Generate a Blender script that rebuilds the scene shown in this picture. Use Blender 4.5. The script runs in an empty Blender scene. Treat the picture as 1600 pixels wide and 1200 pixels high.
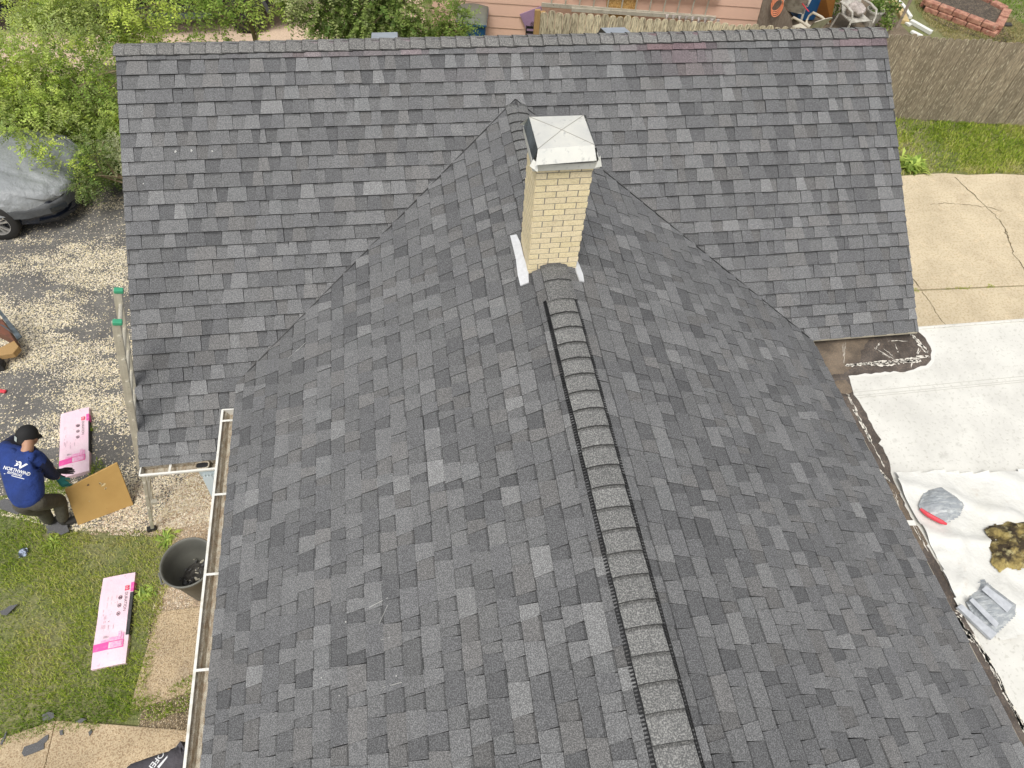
import bpy, bmesh, math, random
import numpy as np
from mathutils import Vector, Matrix
from mathutils.bvhtree import BVHTree
R = math.radians
random.seed(7); rng = np.random.default_rng(7)
S = bpy.context.scene; COL = S.collection

# ------------------------------------------------------------------ camera, sky, sun, exposure
CAM = np.array([-0.037, -7.0077, 7.7459]); FP = 1050.0
_y, _p, _r = -0.1948, -0.9502, 0.078
_f = np.array([-math.sin(_y)*math.cos(_p), math.cos(_y)*math.cos(_p), math.sin(_p)])
_rt = np.array([math.cos(_y), math.sin(_y), 0.0]); _up = np.cross(_rt, _f)
RT = math.cos(_r)*_rt + math.sin(_r)*_up; UP = -math.sin(_r)*_rt + math.cos(_r)*_up; FW = _f
cd = bpy.data.cameras.new('camera'); cam = bpy.data.objects.new('camera', cd); COL.objects.link(cam)
cd.sensor_width = 36; cd.lens = FP/1600*36; cd.clip_start = 0.05; cd.clip_end = 1500
cam.matrix_world = Matrix(((RT[0], UP[0], -FW[0], CAM[0]), (RT[1], UP[1], -FW[1], CAM[1]), (RT[2], UP[2], -FW[2], CAM[2]), (0, 0, 0, 1)))
S.camera = cam
SUN_EL, SUN_AZ = 64.0, -112.0      # azimuth measured from +X towards +Y: a veiled sun high behind the camera
W = bpy.data.worlds.new('World'); S.world = W; W.use_nodes = True
nt = W.node_tree; nt.nodes.clear()
sky = nt.nodes.new('ShaderNodeTexSky'); sky.sky_type = 'NISHITA'; sky.sun_disc = False
sky.sun_elevation = R(SUN_EL); sky.sun_rotation = R(90-SUN_AZ); sky.air_density = 1.0; sky.dust_density = 4.0
hs = nt.nodes.new('ShaderNodeHueSaturation'); hs.inputs['Saturation'].default_value = 0.18
bg = nt.nodes.new('ShaderNodeBackground'); bg.inputs['Strength'].default_value = 0.15
wo = nt.nodes.new('ShaderNodeOutputWorld')
nt.links.new(sky.outputs[0], hs.inputs['Color']); nt.links.new(hs.outputs[0], bg.inputs[0]); nt.links.new(bg.outputs[0], wo.inputs[0])
sl = bpy.data.lights.new('sun', 'SUN'); sl.energy = 1.75; sl.angle = R(26); sl.color = (1.0, 0.955, 0.88)
so = bpy.data.objects.new('sun', sl); COL.objects.link(so)
_sd = Vector((math.cos(R(SUN_EL))*math.cos(R(SUN_AZ)), math.cos(R(SUN_EL))*math.sin(R(SUN_AZ)), math.sin(R(SUN_EL))))
so.rotation_euler = _sd.to_track_quat('Z', 'Y').to_euler(); so.location = (0, 0, 30)
S.view_settings.view_transform = 'Standard'; S.view_settings.look = 'None'; S.view_settings.exposure = 0.14; S.view_settings.gamma = 1

# ------------------------------------------------------------------ helpers
def ray(px, py): return (px-800)/FP*RT - (py-600)/FP*UP + FW
def at(px, py, z=0.0):
    d = ray(px, py); t = (z-CAM[2])/d[2]; return CAM + t*d
def atp(px, py, P0, n):
    d = ray(px, py); t = np.dot(np.array(P0)-CAM, n)/np.dot(d, n); return CAM + t*d
def V(*a): return np.array(a, float)
def tag(o, label=None, cat=None, group=None, kind=None):
    if label: o['label'] = label
    if cat: o['category'] = cat
    if group: o['group'] = group
    if kind: o['kind'] = kind
    return o
def empty(name, loc, label, cat, group=None, rz=0):
    o = bpy.data.objects.new(name, None); COL.objects.link(o); o.location = loc; o.rotation_euler = (0, 0, rz)
    o.empty_display_size = .1
    return tag(o, label, cat, group)
def link(name, me, mat, parent=None, smooth=False):
    o = bpy.data.objects.new(name, me); COL.objects.link(o)
    for m in (mat if isinstance(mat, (list, tuple)) else [mat]): me.materials.append(m)
    if smooth: me.polygons.foreach_set('use_smooth', [True]*len(me.polygons))
    if parent is not None:
        o.parent = parent
        if parent.name in LOCAL: LOCAL.add(o.name)
        else: o.matrix_parent_inverse = parent_matrix(parent).inverted()
    return o
def parent_matrix(p):
    m = Matrix.LocRotScale(p.location, p.rotation_euler, p.scale)
    if p.parent is not None: return parent_matrix(p.parent) @ p.matrix_parent_inverse @ m
    return m
LOCAL = set()
class MB:
    """collects world-space geometry for ONE mesh"""
    def __init__(s): s.v = []; s.f = []; s.c = []; s.mi = []
    def add(s, vs, fs, col=None, mi=0):
        b = len(s.v); s.v += [tuple(map(float, p)) for p in vs]
        for f in fs: s.f.append([b+i for i in f]); s.c.append(col or (1, 1, 1)); s.mi.append(mi)
        return s
    def box(s, lo, hi, col=None, M=None, mi=0):
        x0, y0, z0 = lo; x1, y1, z1 = hi
        vs = [Vector(p) for p in ((x0,y0,z0),(x1,y0,z0),(x1,y1,z0),(x0,y1,z0),(x0,y0,z1),(x1,y0,z1),(x1,y1,z1),(x0,y1,z1))]
        if M is not None: vs = [M @ v for v in vs]
        return s.add(vs, [(0,3,2,1),(4,5,6,7),(0,1,5,4),(1,2,6,5),(2,3,7,6),(3,0,4,7)], col, mi)
    def bar(s, a, b, w, h, up=(0,0,1), col=None, mi=0):
        a = Vector(a); b = Vector(b); d = (b-a); L = d.length; d.normalize(); up = Vector(up)
        x = d.cross(up); 
        if x.length < 1e-4: x = d.cross(Vector((1,0,0)))
        x.normalize(); z = x.cross(d)
        M = Matrix(((x.x,d.x,z.x,a.x),(x.y,d.y,z.y,a.y),(x.z,d.z,z.z,a.z),(0,0,0,1)))
        return s.box((-w/2,0,-h/2),(w/2,L,h/2),col,M,mi)
    def tube(s, pts, r, n=8, col=None, caps=True, mi=0):
        pts = [Vector(p) for p in pts]; rr = r if isinstance(r, (list, tuple)) else [r]*len(pts)
        rings = []; ref = Vector((0,0,1))
        for i, p in enumerate(pts):
            d = (pts[min(i+1,len(pts)-1)]-pts[max(i-1,0)]).normalized()
            x = d.cross(ref)
            if x.length < 1e-3: x = d.cross(Vector((1,0,0)))
            x.normalize(); y = x.cross(d)
            rings.append([p+(x*math.cos(2*math.pi*k/n)+y*math.sin(2*math.pi*k/n))*rr[i] for k in range(n)])
        vs = [q for ring in rings for q in ring]
        fs = [(i*n+k, i*n+(k+1)%n, (i+1)*n+(k+1)%n, (i+1)*n+k) for i in range(len(pts)-1) for k in range(n)]
        if caps: fs += [tuple(range(n)), tuple((len(pts)-1)*n+k for k in range(n))[::-1]]
        return s.add(vs, fs, col, mi)
    def lathe(s, prof, c, n=32, col=None, mi=0, sx=1, sy=1):
        vs = []; 
        for (r, z) in prof:
            for k in range(n): a = 2*math.pi*k/n; vs.append((c[0]+r*sx*math.cos(a), c[1]+r*sy*math.sin(a), c[2]+z))
        fs = [(i*n+k, i*n+(k+1)%n, (i+1)*n+(k+1)%n, (i+1)*n+k) for i in range(len(prof)-1) for k in range(n)]
        return s.add(vs, fs, col, mi)
    def prism(s, poly, z0, z1, col=None, mi=0):
        n = len(poly); vs = [(p[0],p[1],z0) for p in poly]+[(p[0],p[1],z1) for p in poly]
        return s.add(vs, [tuple(range(n))[::-1], tuple(range(n,2*n))]+[(i,(i+1)%n,n+(i+1)%n,n+i) for i in range(n)], col, mi)
    def mesh(s, name):
        me = bpy.data.meshes.new(name); me.from_pydata(s.v, [], s.f); me.validate()
        if len(me.polygons) == len(s.f):
            me.polygons.foreach_set('material_index', s.mi)
            if any(c != (1,1,1) for c in s.c):
                at_ = me.color_attributes.new('tone', 'FLOAT_COLOR', 'CORNER')
                buf = []
                for p, c in zip(me.polygons, s.c): buf += list((*c, 1.0))*p.loop_total
                at_.data.foreach_set('color', buf)
        me.update(); return me
    def build(s, name, mat, parent=None, smooth=False, bevel=0, seg=2):
        o = link(name, s.mesh(name), mat, parent, smooth)
        if bevel:
            b = o.modifiers.new('bevel', 'BEVEL'); b.width = bevel; b.segments = seg; b.limit_method = 'ANGLE'; b.angle_limit = R(40)
        return o
def npmesh(name, verts, faces_flat, nside, colors=None):
    """fast mesh of equal-sided faces (verts Nx3, faces flat index), colours per face"""
    me = bpy.data.meshes.new(name); nv = len(verts); nf = len(faces_flat)//nside
    me.vertices.add(nv); me.vertices.foreach_set('co', np.asarray(verts, np.float32).ravel())
    me.loops.add(nf*nside); me.loops.foreach_set('vertex_index', np.asarray(faces_flat, np.int32))
    me.polygons.add(nf); me.polygons.foreach_set('loop_start', np.arange(0, nf*nside, nside, dtype=np.int32))
    me.update(calc_edges=True)
    if colors is not None:
        a = me.color_attributes.new('tone', 'FLOAT_COLOR', 'CORNER')
        c = np.ones((nf, nside, 4), np.float32); c[:, :, :3] = np.asarray(colors)[:, None, :]
        a.data.foreach_set('color', c.ravel())
    return me
_lat = rng.random((64, 64))
def vnoise(x, y, sc):
    x = np.asarray(x)*sc+100; y = np.asarray(y)*sc+100; xi = np.floor(x).astype(int); yi = np.floor(y).astype(int)
    fx = x-xi; fy = y-yi; fx = fx*fx*(3-2*fx); fy = fy*fy*(3-2*fy)
    g = lambda a, b: _lat[a % 64, b % 64]
    return (g(xi,yi)*(1-fx)+g(xi+1,yi)*fx)*(1-fy)+(g(xi,yi+1)*(1-fx)+g(xi+1,yi+1)*fx)*fy
def fnoise(x, y, sc): return vnoise(x,y,sc)*.55+vnoise(x,y,sc*2.3)*.3+vnoise(x,y,sc*5.1)*.15
def inpoly(x, y, poly):
    x = np.asarray(x); y = np.asarray(y); r = np.zeros(x.shape, bool); n = len(poly)
    for i in range(n):
        x0, y0 = poly[i][:2]; x1, y1 = poly[(i+1) % n][:2]
        if y0 == y1: continue
        c = ((y0 > y) != (y1 > y)) & (x < (x1-x0)*(y-y0)/(y1-y0)+x0); r ^= c
    return r

# ------------------------------------------------------------------ materials
def mat(name, col=(.5,.5,.5), rough=.7, metal=0, var=None, vscale=8, vdet=6, lo=.35, hi=.65, attr=False, bump=0, bscale=60, bdist=.01,
        speck=None, sscale=200, slo=.5, shi=.6, trans=0, stretch=None, spec=None, layers=(), emit=None, alpha=None, coat=0):
    m = bpy.data.materials.new(name); m.use_nodes = True; t = m.node_tree; N = t.nodes; Lk = t.links
    b = N['Principled BSDF']; b.inputs['Roughness'].default_value = rough; b.inputs['Metallic'].default_value = metal
    if spec is not None: b.inputs['Specular IOR Level'].default_value = spec
    if coat: b.inputs['Coat Weight'].default_value = coat
    tc = N.new('ShaderNodeTexCoord'); src = tc.outputs['Object']
    if stretch:
        mp = N.new('ShaderNodeMapping'); mp.inputs['Scale'].default_value = stretch; Lk.new(src, mp.inputs[0]); src = mp.outputs[0]
    def noise(sc, det=6, rg=.6):
        n = N.new('ShaderNodeTexNoise'); n.inputs['Scale'].default_value = sc; n.inputs['Detail'].default_value = det; n.inputs['Roughness'].default_value = rg
        Lk.new(src, n.inputs['Vector']); return n.outputs['Fac']
    def ramp(f, a, c):
        r = N.new('ShaderNodeMapRange'); r.inputs['From Min'].default_value = a; r.inputs['From Max'].default_value = c; Lk.new(f, r.inputs['Value']); return r.outputs[0]
    def mix(f, a, c, mode='MIX'):
        x = N.new('ShaderNodeMix'); x.data_type = 'RGBA'; x.blend_type = mode
        if isinstance(f, float): x.inputs[0].default_value = f
        else: Lk.new(f, x.inputs[0])
        for s_, q in ((6, a), (7, c)):
            if isinstance(q, tuple): x.inputs[s_].default_value = (*q, 1)
            else: Lk.new(q, x.inputs[s_])
        return x.outputs[2]
    cur = tuple(col)
    if attr:
        a = N.new('ShaderNodeVertexColor'); a.layer_name = 'tone'; cur = a.outputs[0]
        cur = mix(1.0, cur, tuple(col), 'MULTIPLY')
    if var is not None: cur = mix(ramp(noise(vscale, vdet), lo, hi), cur, tuple(var))
    for (c2, sc, a, c_, det) in layers: cur = mix(ramp(noise(sc, det), a, c_), cur, tuple(c2))
    if speck is not None: 
        cur = mix(ramp(noise(sscale, 2, .5), slo, shi), cur, mix(1.0, cur, tuple(speck), 'MULTIPLY'))
    if isinstance(cur, tuple): b.inputs['Base Color'].default_value = (*cur, 1)
    else: Lk.new(cur, b.inputs['Base Color'])
    if bump:
        bn = N.new('ShaderNodeBump'); bn.inputs['Strength'].default_value = bump; bn.inputs['Distance'].default_value = bdist
        Lk.new(noise(bscale, 5), bn.inputs['Height']); Lk.new(bn.outputs[0], b.inputs['Normal'])
    if trans:
        tr = N.new('ShaderNodeBsdfTranslucent'); mx = N.new('ShaderNodeMixShader'); mx.inputs[0].default_value = trans
        if isinstance(cur, tuple): tr.inputs[0].default_value = (*cur, 1)
        else: Lk.new(cur, tr.inputs[0])
        Lk.new(b.outputs[0], mx.inputs[1]); Lk.new(tr.outputs[0], mx.inputs[2]); Lk.new(mx.outputs[0], N['Material Output'].inputs[0])
    m['_n'] = 1
    return m
M = {}
M['shingle'] = mat('shingle granules', (1.03,1.03,1.04), .93, attr=True, speck=(2.3,2.3,2.28), sscale=145, slo=.42, shi=.67, bump=.5, bscale=160, bdist=.004, spec=.25)
M['shingle_cap'] = mat('cap shingle granules', (.84,.85,.86), .93, attr=True, speck=(2.6,2.58,2.5), sscale=120, slo=.44, shi=.66, bump=.4, bscale=230, bdist=.004, spec=.25)
M['black_plastic'] = mat('black plastic', (.012,.012,.013), .5)
M['white_metal'] = mat('white painted metal', (.72,.71,.66), .45, var=(.5,.47,.38), vscale=9, lo=.5, hi=.75)
M['gutter_in'] = mat('dirty gutter inside', (.58,.54,.44), .7, var=(.30,.22,.14), vscale=14, lo=.35, hi=.65, stretch=(3,1,3), speck=(.5,.5,.5), sscale=120)
M['galv'] = mat('galvanised steel', (.66,.66,.62), .42, .35, var=(.78,.77,.70), vscale=5, lo=.35, hi=.7, layers=(((.45,.46,.44), 22, .58, .75, 5),))
M['galv_dark'] = mat('dark reflective steel', (.30,.36,.40), .25, .9, var=(.10,.13,.14), vscale=7, lo=.4, hi=.6)
M['flash'] = mat('aluminium flashing', (.80,.81,.83), .38, .3, var=(.70,.71,.72), vscale=25, bump=.3, bscale=40, bdist=.01)
M['alu'] = mat('worn aluminium', (.48,.45,.37), .5, .35, var=(.60,.57,.48), vscale=7, layers=(((.22,.20,.16), 30, .62, .72, 4),))
M['green_plastic'] = mat('green plastic', (.05,.33,.18), .5)
M['vent_grey'] = mat('grey painted vent', (.33,.37,.42), .45, var=(.28,.31,.35), vscale=9)
M['brick'] = mat('cream brick', (1,1,1), .75, attr=True, var=None, speck=(.86,.84,.8), sscale=90, bump=.3, bscale=80, bdist=.004)
M['mortar'] = mat('grey mortar', (.27,.25,.225), .9, speck=(.8,.8,.8), sscale=100)
M['membrane'] = mat('white roof membrane', (.67,.66,.61), .6, var=(.55,.54,.50), vscale=2.2, lo=.4, hi=.7, speck=(.86,.86,.84), sscale=30, slo=.58, shi=.66, layers=(((.44,.43,.39), 9, .60, .80, 8),((.36,.33,.28), 26, .66, .74, 4)), bump=.25, bscale=6, bdist=.02)
M['tarp'] = mat('white sheet', (.66,.655,.615), .45, var=(.58,.57,.51), vscale=3, lo=.5, hi=.8, layers=(((.50,.42,.34), 4.5, .64, .8, 6),), bump=.7, bscale=5, bdist=.04)
M['bitumen'] = mat('bitumen', (.055,.045,.038), .75, var=(.12,.10,.085), vscale=6, lo=.4, hi=.7, speck=(1.5,1.4,1.3), sscale=80, bump=.4, bscale=50, bdist=.01)
M['bitumen_pale'] = mat('dusty bitumen', (.17,.135,.10), .85, var=(.085,.068,.052), vscale=4, lo=.4, hi=.65, speck=(1.4,1.3,1.2), sscale=90)
M['scrape'] = mat('scraped white paint', (.70,.66,.58), .7)
M['insul'] = mat('yellow insulation', (.40,.31,.11), .95, var=(.05,.035,.018), vscale=7, lo=.40, hi=.58, layers=(((.62,.55,.28), 16, .55, .72, 6),), bump=1, bscale=22, bdist=.05)
M['plastic_bag'] = mat('clear grey plastic bag', (.31,.335,.355), .22, var=(.55,.57,.57), vscale=9, lo=.48, hi=.7, stretch=(1,3,1), bump=.7, bscale=14, bdist=.03)
M['label_white'] = mat('white paper', (.52,.54,.57), .6, var=(.40,.42,.45), vscale=20)
M['red'] = mat('red plastic', (.62,.05,.07), .45)
M['soil'] = mat('bare soil', (.20,.155,.10), .95, var=(.11,.085,.055), vscale=4, speck=(1.5,1.5,1.4), sscale=60, bump=.5, bscale=25, bdist=.02)
M['ground'] = mat('grass and soil', (.16,.18,.06), .95, var=(.27,.24,.13), vscale=.9, lo=.4, hi=.65, speck=(.6,.65,.6), sscale=40, bump=.6, bscale=30, bdist=.03)
M['asphalt'] = mat('old asphalt', (.10,.097,.093), .9, var=(.15,.145,.135), vscale=3, lo=.4, hi=.7, speck=(1.8,1.75,1.65), sscale=95, slo=.52, shi=.66, bump=.5, bscale=90, bdist=.008)
M['gravel'] = mat('gravel bed', (.42,.33,.23), .95, var=(.30,.215,.135), vscale=3.5, lo=.42, hi=.62, speck=(1.7,1.7,1.6), sscale=75, slo=.5, shi=.62, bump=1, bscale=70, bdist=.012)
M['aggregate'] = mat('exposed aggregate', (.56,.445,.29), .9, var=(.43,.34,.22), vscale=2.4, speck=(.62,.55,.5), sscale=70, slo=.48, shi=.62, bump=.5, bscale=75, bdist=.006, layers=(((.30,.25,.19), 1.3, .6, .75, 8),))
M['concrete'] = mat('tan concrete', (.61,.52,.365), .88, var=(.50,.42,.29), vscale=1.6, lo=.4, hi=.65, vdet=10, speck=(.84,.80,.75), sscale=30, slo=.5, shi=.62, bump=.3, bscale=50, bdist=.006, layers=(((.38,.30,.20), .9, .60, .78, 10),((.66,.55,.38), 5, .58, .75, 8)))
M['pinkconc'] = mat('pinkish concrete', (.66,.51,.38), .9, var=(.56,.43,.32), vscale=2, speck=(.85,.82,.8), sscale=30)
M['crack'] = mat('dirt filled crack', (.09,.065,.04), .95, var=(.16,.13,.07), vscale=12)
M['grass'] = mat('grass blades', (1,1,1), .6, attr=True, trans=.35, spec=.2)
M['leaf'] = mat('leaves', (1,1,1), .55, attr=True, trans=.4, spec=.3)
M['bark'] = mat('bark', (.20,.15,.09), .9, var=(.32,.26,.16), vscale=20, bump=.6, bscale=40)
M['chips'] = mat('pale wood chips', (1,1,1), .8, attr=True)
M['fence'] = mat('weathered fence wood', (1,1,1), .9, attr=True, var=(.16,.13,.09), vscale=7, lo=.42, hi=.64, stretch=(9,9,1.1), layers=(((.60,.54,.40), 8, .585, .63, 4),), bump=.5, bscale=30, bdist=.01)
M['newwood'] = mat('fresh timber', (.42,.27,.11), .8, var=(.33,.20,.08), vscale=12, stretch=(6,6,.8))
M['oldwood'] = mat('grey brown timber', (.165,.125,.095), .9, var=(.24,.20,.15), vscale=14, stretch=(6,6,1), lo=.4, hi=.62, bump=.4, bscale=30)
M['pink'] = mat('pink siding', (.76,.50,.38), .65, var=(.70,.46,.35), vscale=1.5, layers=(((.55,.36,.27), 5, .64, .8, 8),))
M['osb'] = mat('strand board', (.62,.38,.13), .8, var=(.38,.20,.06), vscale=26, lo=.44, hi=.6, layers=(((.75,.55,.25), 40, .57, .68, 2),))
M['purple'] = mat('purple paint', (.30,.19,.30), .7, var=(.38,.25,.37), vscale=3)
M['blue'] = mat('blue plastic', (.012,.09,.24), .4)
M['binlid'] = mat('grey green lid', (.17,.18,.145), .55, var=(.13,.14,.12), vscale=5)
M['plywood'] = mat('foam board face', (.48,.30,.10), .75, var=(.42,.255,.08), vscale=3, lo=.4, hi=.7, vdet=9, layers=(((.20,.12,.05), 9, .69, .76, 6),), bump=.3, bscale=9, bdist=.02)
M['pinkwrap'] = mat('pale pink wrap', (.80,.57,.66), .38, var=(.84,.66,.72), vscale=5, lo=.35, hi=.7, layers=(((.62,.42,.50), 18, .66, .72, 6),), bump=.4, bscale=12, bdist=.012)
M['hotpink'] = mat('pink print', (.80,.09,.36), .42, var=(.82,.2,.45), vscale=15, lo=.5, hi=.7)
M['midpink'] = mat('light pink print', (.80,.33,.55), .45, var=(.82,.5,.64), vscale=40, lo=.45, hi=.6)
M['ink'] = mat('dark print', (.16,.10,.12), .6)
M['greyink'] = mat('grey print', (.45,.34,.38), .6)
M['logored'] = mat('red print', (.72,.03,.09), .5)
M['shingle_edge'] = mat('stack of shingles', (.028,.028,.03), .85, var=(.07,.07,.07), vscale=30, stretch=(1,1,14))
M['scrap'] = mat('shingle scrap', (.095,.095,.098), .95, speck=(1.8,1.8,1.8), sscale=160, slo=.52, shi=.66)
M['can'] = mat('grey can plastic', (.115,.115,.10), .55, var=(.15,.15,.13), vscale=5)
M['debris'] = mat('dark debris', (.03,.028,.025), .9, var=(.09,.085,.075), vscale=20)
M['debris_pale'] = mat('pale debris', (.50,.47,.38), .8)
M['cover'] = mat('grey car cover', (.27,.285,.295), .5, var=(.235,.25,.26), vscale=1.4, lo=.4, hi=.7, bump=.6, bscale=2.6, bdist=.12)
M['cover_dark'] = mat('dark cover hem', (.075,.08,.085), .6, bump=.5, bscale=8, bdist=.04)
M['carpaint'] = mat('near black car paint', (.012,.016,.028), .22, coat=.6)
M['blackpaint'] = mat('black paint', (.008,.009,.012), .25, coat=.5)
M['tyre'] = mat('tyre rubber', (.022,.021,.02), .85, bump=.2, bscale=60)
M['alloy'] = mat('alloy rim', (.62,.61,.59), .3, .7)
M['darkalloy'] = mat('dark wheel well', (.02,.02,.022), .7)
M['glass'] = mat('dark glass', (.02,.025,.03), .08)
M['taillight'] = mat('red lamp lens', (.55,.02,.02), .2)
M['hoodie'] = mat('blue hoodie cloth', (.015,.043,.21), .85, var=(.011,.032,.15), vscale=7, lo=.4, hi=.65, bump=.8, bscale=13, bdist=.03)
M['sleeve'] = mat('navy sleeve cloth', (.010,.016,.055), .85, bump=.7, bscale=15, bdist=.03)
M['pants'] = mat('dark olive trousers', (.055,.050,.038), .9, var=(.085,.078,.058), vscale=6, bump=.8, bscale=14, bdist=.03)
M['boots'] = mat('dark work boots', (.035,.032,.028), .8)
M['hair'] = mat('black cap', (.010,.010,.011), .8, bump=.5, bscale=60, bdist=.005)
M['skin'] = mat('skin', (.42,.23,.145), .55)
M['teal'] = mat('teal glove', (.02,.17,.16), .8)
M['blackglove'] = mat('black rubber', (.015,.015,.016), .6)
M['print_white'] = mat('white print', (.78,.79,.80), .6)
M['shirt'] = mat('charcoal shirt', (.062,.058,.068), .85, var=(.085,.078,.09), vscale=5, bump=.6, bscale=11, bdist=.03)
M['orange'] = mat('orange cord', (.80,.28,.14), .6)
M['cream_plastic'] = mat('cream plastic', (.58,.54,.44), .55, var=(.42,.38,.30), vscale=10, lo=.5, hi=.75)
M['weathered_plastic'] = mat('weathered pale plastic', (.50,.48,.43), .7, var=(.30,.28,.24), vscale=9, lo=.42, hi=.62)
M['cloth'] = mat('dirty cloth', (.55,.49,.46), .9, var=(.36,.32,.29), vscale=6, bump=.9, bscale=14, bdist=.05)
M['clay'] = mat('red clay paver', (.50,.26,.18), .85, var=(.30,.13,.09), vscale=8, lo=.42, hi=.62, speck=(.8,.78,.75), sscale=50, layers=(((.52,.38,.28), 11, .58, .72, 7),), bump=.4, bscale=30, bdist=.01)
M['mulch'] = mat('dark mulch', (.055,.045,.035), .95, var=(.13,.105,.08), vscale=14, speck=(2.4,2.3,2.1), sscale=45, slo=.55, shi=.66, bump=1, bscale=30, bdist=.04)
M['paver_yellow'] = mat('yellow stone edging', (.60,.46,.22), .8, var=(.45,.33,.16), vscale=6)
M['white_plastic'] = mat('white plastic edging', (.76,.76,.72), .5)
M['patio'] = mat('stained patio', (.20,.155,.105), .9, var=(.125,.095,.065), vscale=2.2, lo=.4, hi=.65, speck=(.7,.7,.7), sscale=30)
M['rust'] = mat('brown painted steel', (.18,.065,.035), .6, var=(.10,.045,.03), vscale=8)
M['chrome'] = mat('scuffed grey steel', (.25,.29,.31), .35, .7, var=(.10,.12,.13), vscale=10)
M['housewall'] = mat('beige wall', (.48,.41,.30), .85, var=(.42,.36,.27), vscale=6)
M['soffit'] = mat('white soffit', (.66,.64,.58), .6)
M['downspout'] = mat('pale grey downspout', (.46,.52,.54), .45)

# ------------------------------------------------------------------ ground and paving (setting)
def sheet(name, poly, z, m, kind='structure'):
    mb = MB(); mb.add([(p[0], p[1], z) for p in poly], [tuple(range(len(poly)))]); o = mb.build(name, m)
    if o.data.polygons[0].normal.z < 0: o.data.flip_normals()
    tag(o, kind=kind); return o
def slab(name, poly, z0, z1, m):
    o = MB().prism(poly, z0, z1).build(name, m, bevel=.012); 
    bm = bmesh.new(); bm.from_mesh(o.data); bmesh.ops.recalc_face_normals(bm, faces=bm.faces); bm.to_mesh(o.data); bm.free()
    tag(o, kind='structure'); return o
sheet('ground', [(-400,-400),(400,-400),(400,400),(-400,400)], 0.0, M['ground'])
DRIVE = [(-14,-2.55), (-5.3,-2.62), (-4.75,-3.12), (-3.9,-3.2), (-3.35,-3.35), (-2.9,-3.3), (-2.6,-2.6), (-2.6,1.6), (-3.4,3.3), (-5.0,4.3), (-9,5.2), (-14,5.4)]
sheet('driveway', DRIVE, 0.006, M['asphalt'])
GRAV = [(-3.6,-3.3), (-3.3,-3.42), (-3.38,-3.9), (-3.42,-4.3), (-1.5,-4.3), (-1.5,-2.5), (-3.2,-2.5)]
sheet('gravel_bed', GRAV, 0.010, M['gravel'])
sheet('bare_soil', [(-3.5,-4.25), (-1.5,-4.25), (-1.5,-9), (-3.3,-9), (-3.3,-5.2)], 0.004, M['soil'])
_g = [at(222,1104), at(213,1080), at(222,985), at(246,905), at(262,925), at(318,930), at(300,1088), at(268,1095)]
slab('side_slab', [(-3.42,-5.28),(-3.36,-4.75),(-3.30,-4.28),(-2.62,-4.28),(-2.62,-5.12),(-2.95,-5.20)], -.05, .03, M['aggregate'])
slab('walkway', [(-9,-5.42),(-4.6,-5.38),(-4.12,-5.28),(-4.13,-9.5),(-9,-9.5)], -.05, .035, M['aggregate'])
slab('walkway', [(-4.118,-5.28),(-3.5,-5.40),(-2.75,-5.55),(-2.6,-9.5),(-4.118,-9.5)], -.05, .033, M['aggregate'])
# concrete pad on the right, two pours and a hairline joint
J0 = at(1405,456); J1 = at(1640,446); k = (J1[1]-J0[1])/(J1[0]-J0[0])
jy = lambda x: J0[1]+k*(x-J0[0])
cx0 = 5.2
edge = [at(1395,279), at(1412,276), at(1440,274), at(1475,272), at(1510,275), at(1555,273), at(1600,275), at(1680,274)]
slab('concrete_pad', [(cx0, jy(cx0)+.012), (15, jy(15)+.012)]+[(float(p[0]), float(p[1])) for p in edge[::-1]]+[(cx0, 2.5)], -.06, .03, M['concrete'])
slab('concrete_pad', [(cx0, -3.6), (15, -3.6), (15, jy(15)-.012), (cx0, jy(cx0)-.012)], -.06, .028, M['concrete'])
def ribbon(mb, pts, w, z):
    P = [np.array([p[0], p[1]]) for p in pts]; Q = []
    for a, b in zip(P[:-1], P[1:]):
        n_ = max(2, int(np.linalg.norm(b-a)/.05))
        for i in range(n_): Q.append(a+(b-a)*i/n_ + rng.normal(0, .012, 2))
    Q.append(P[-1]); vs = []; 
    for i, q in enumerate(Q):
        d = Q[min(i+1, len(Q)-1)]-Q[max(i-1, 0)]; n_ = np.array([-d[1], d[0]])/(np.linalg.norm(d)+1e-9)*w*rng.uniform(.25, 1)
        vs += [(*(q+n_), z), (*(q-n_), z)]
    mb.add(vs, [(2*i, 2*i+1, 2*i+3, 2*i+2) for i in range(len(Q)-1)])
mb = MB()
ribbon(mb, [at(*p, .03) for p in ((1491,276),(1503,287),(1522,305),(1537,320),(1553,335),(1563,347),(1571,358),(1574,372))], .012, .0335)
ribbon(mb, [at(*p, .03) for p in ((1571,358),(1577,380),(1585,400),(1600,420),(1625,440))], .010, .0345)
ribbon(mb, [at(*p, .03) for p in ((1455,320),(1480,318),(1510,320),(1540,323),(1565,330))], .006, .0355)
ribbon(mb, [at(*p, .03) for p in ((1425,433),(1440,453))], .008, .0365)
ribbon(mb, [at(*p, .03) for p in ((1441,455),(1458,480),(1475,505),(1500,545))], .008, .0315)
tag(mb.build('pavement_cracks', M['crack']), kind='structure')
tag(sheet('patio', [at(*p) for p in ((1150,60),(1700,92),(1600,66),(1430,62),(1400,30),(1380,-8),(1340,-70),(900,-70))], .005, M['patio']))
sheet('neighbour_driveway', [(-16,5.6),(-7.2,6.2),(-6.4,7.2),(-5.2,7.0),(-1.0,6.4),(.4,6.4),(.4,16),(-16,16)], .005, M['pinkconc'])

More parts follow.
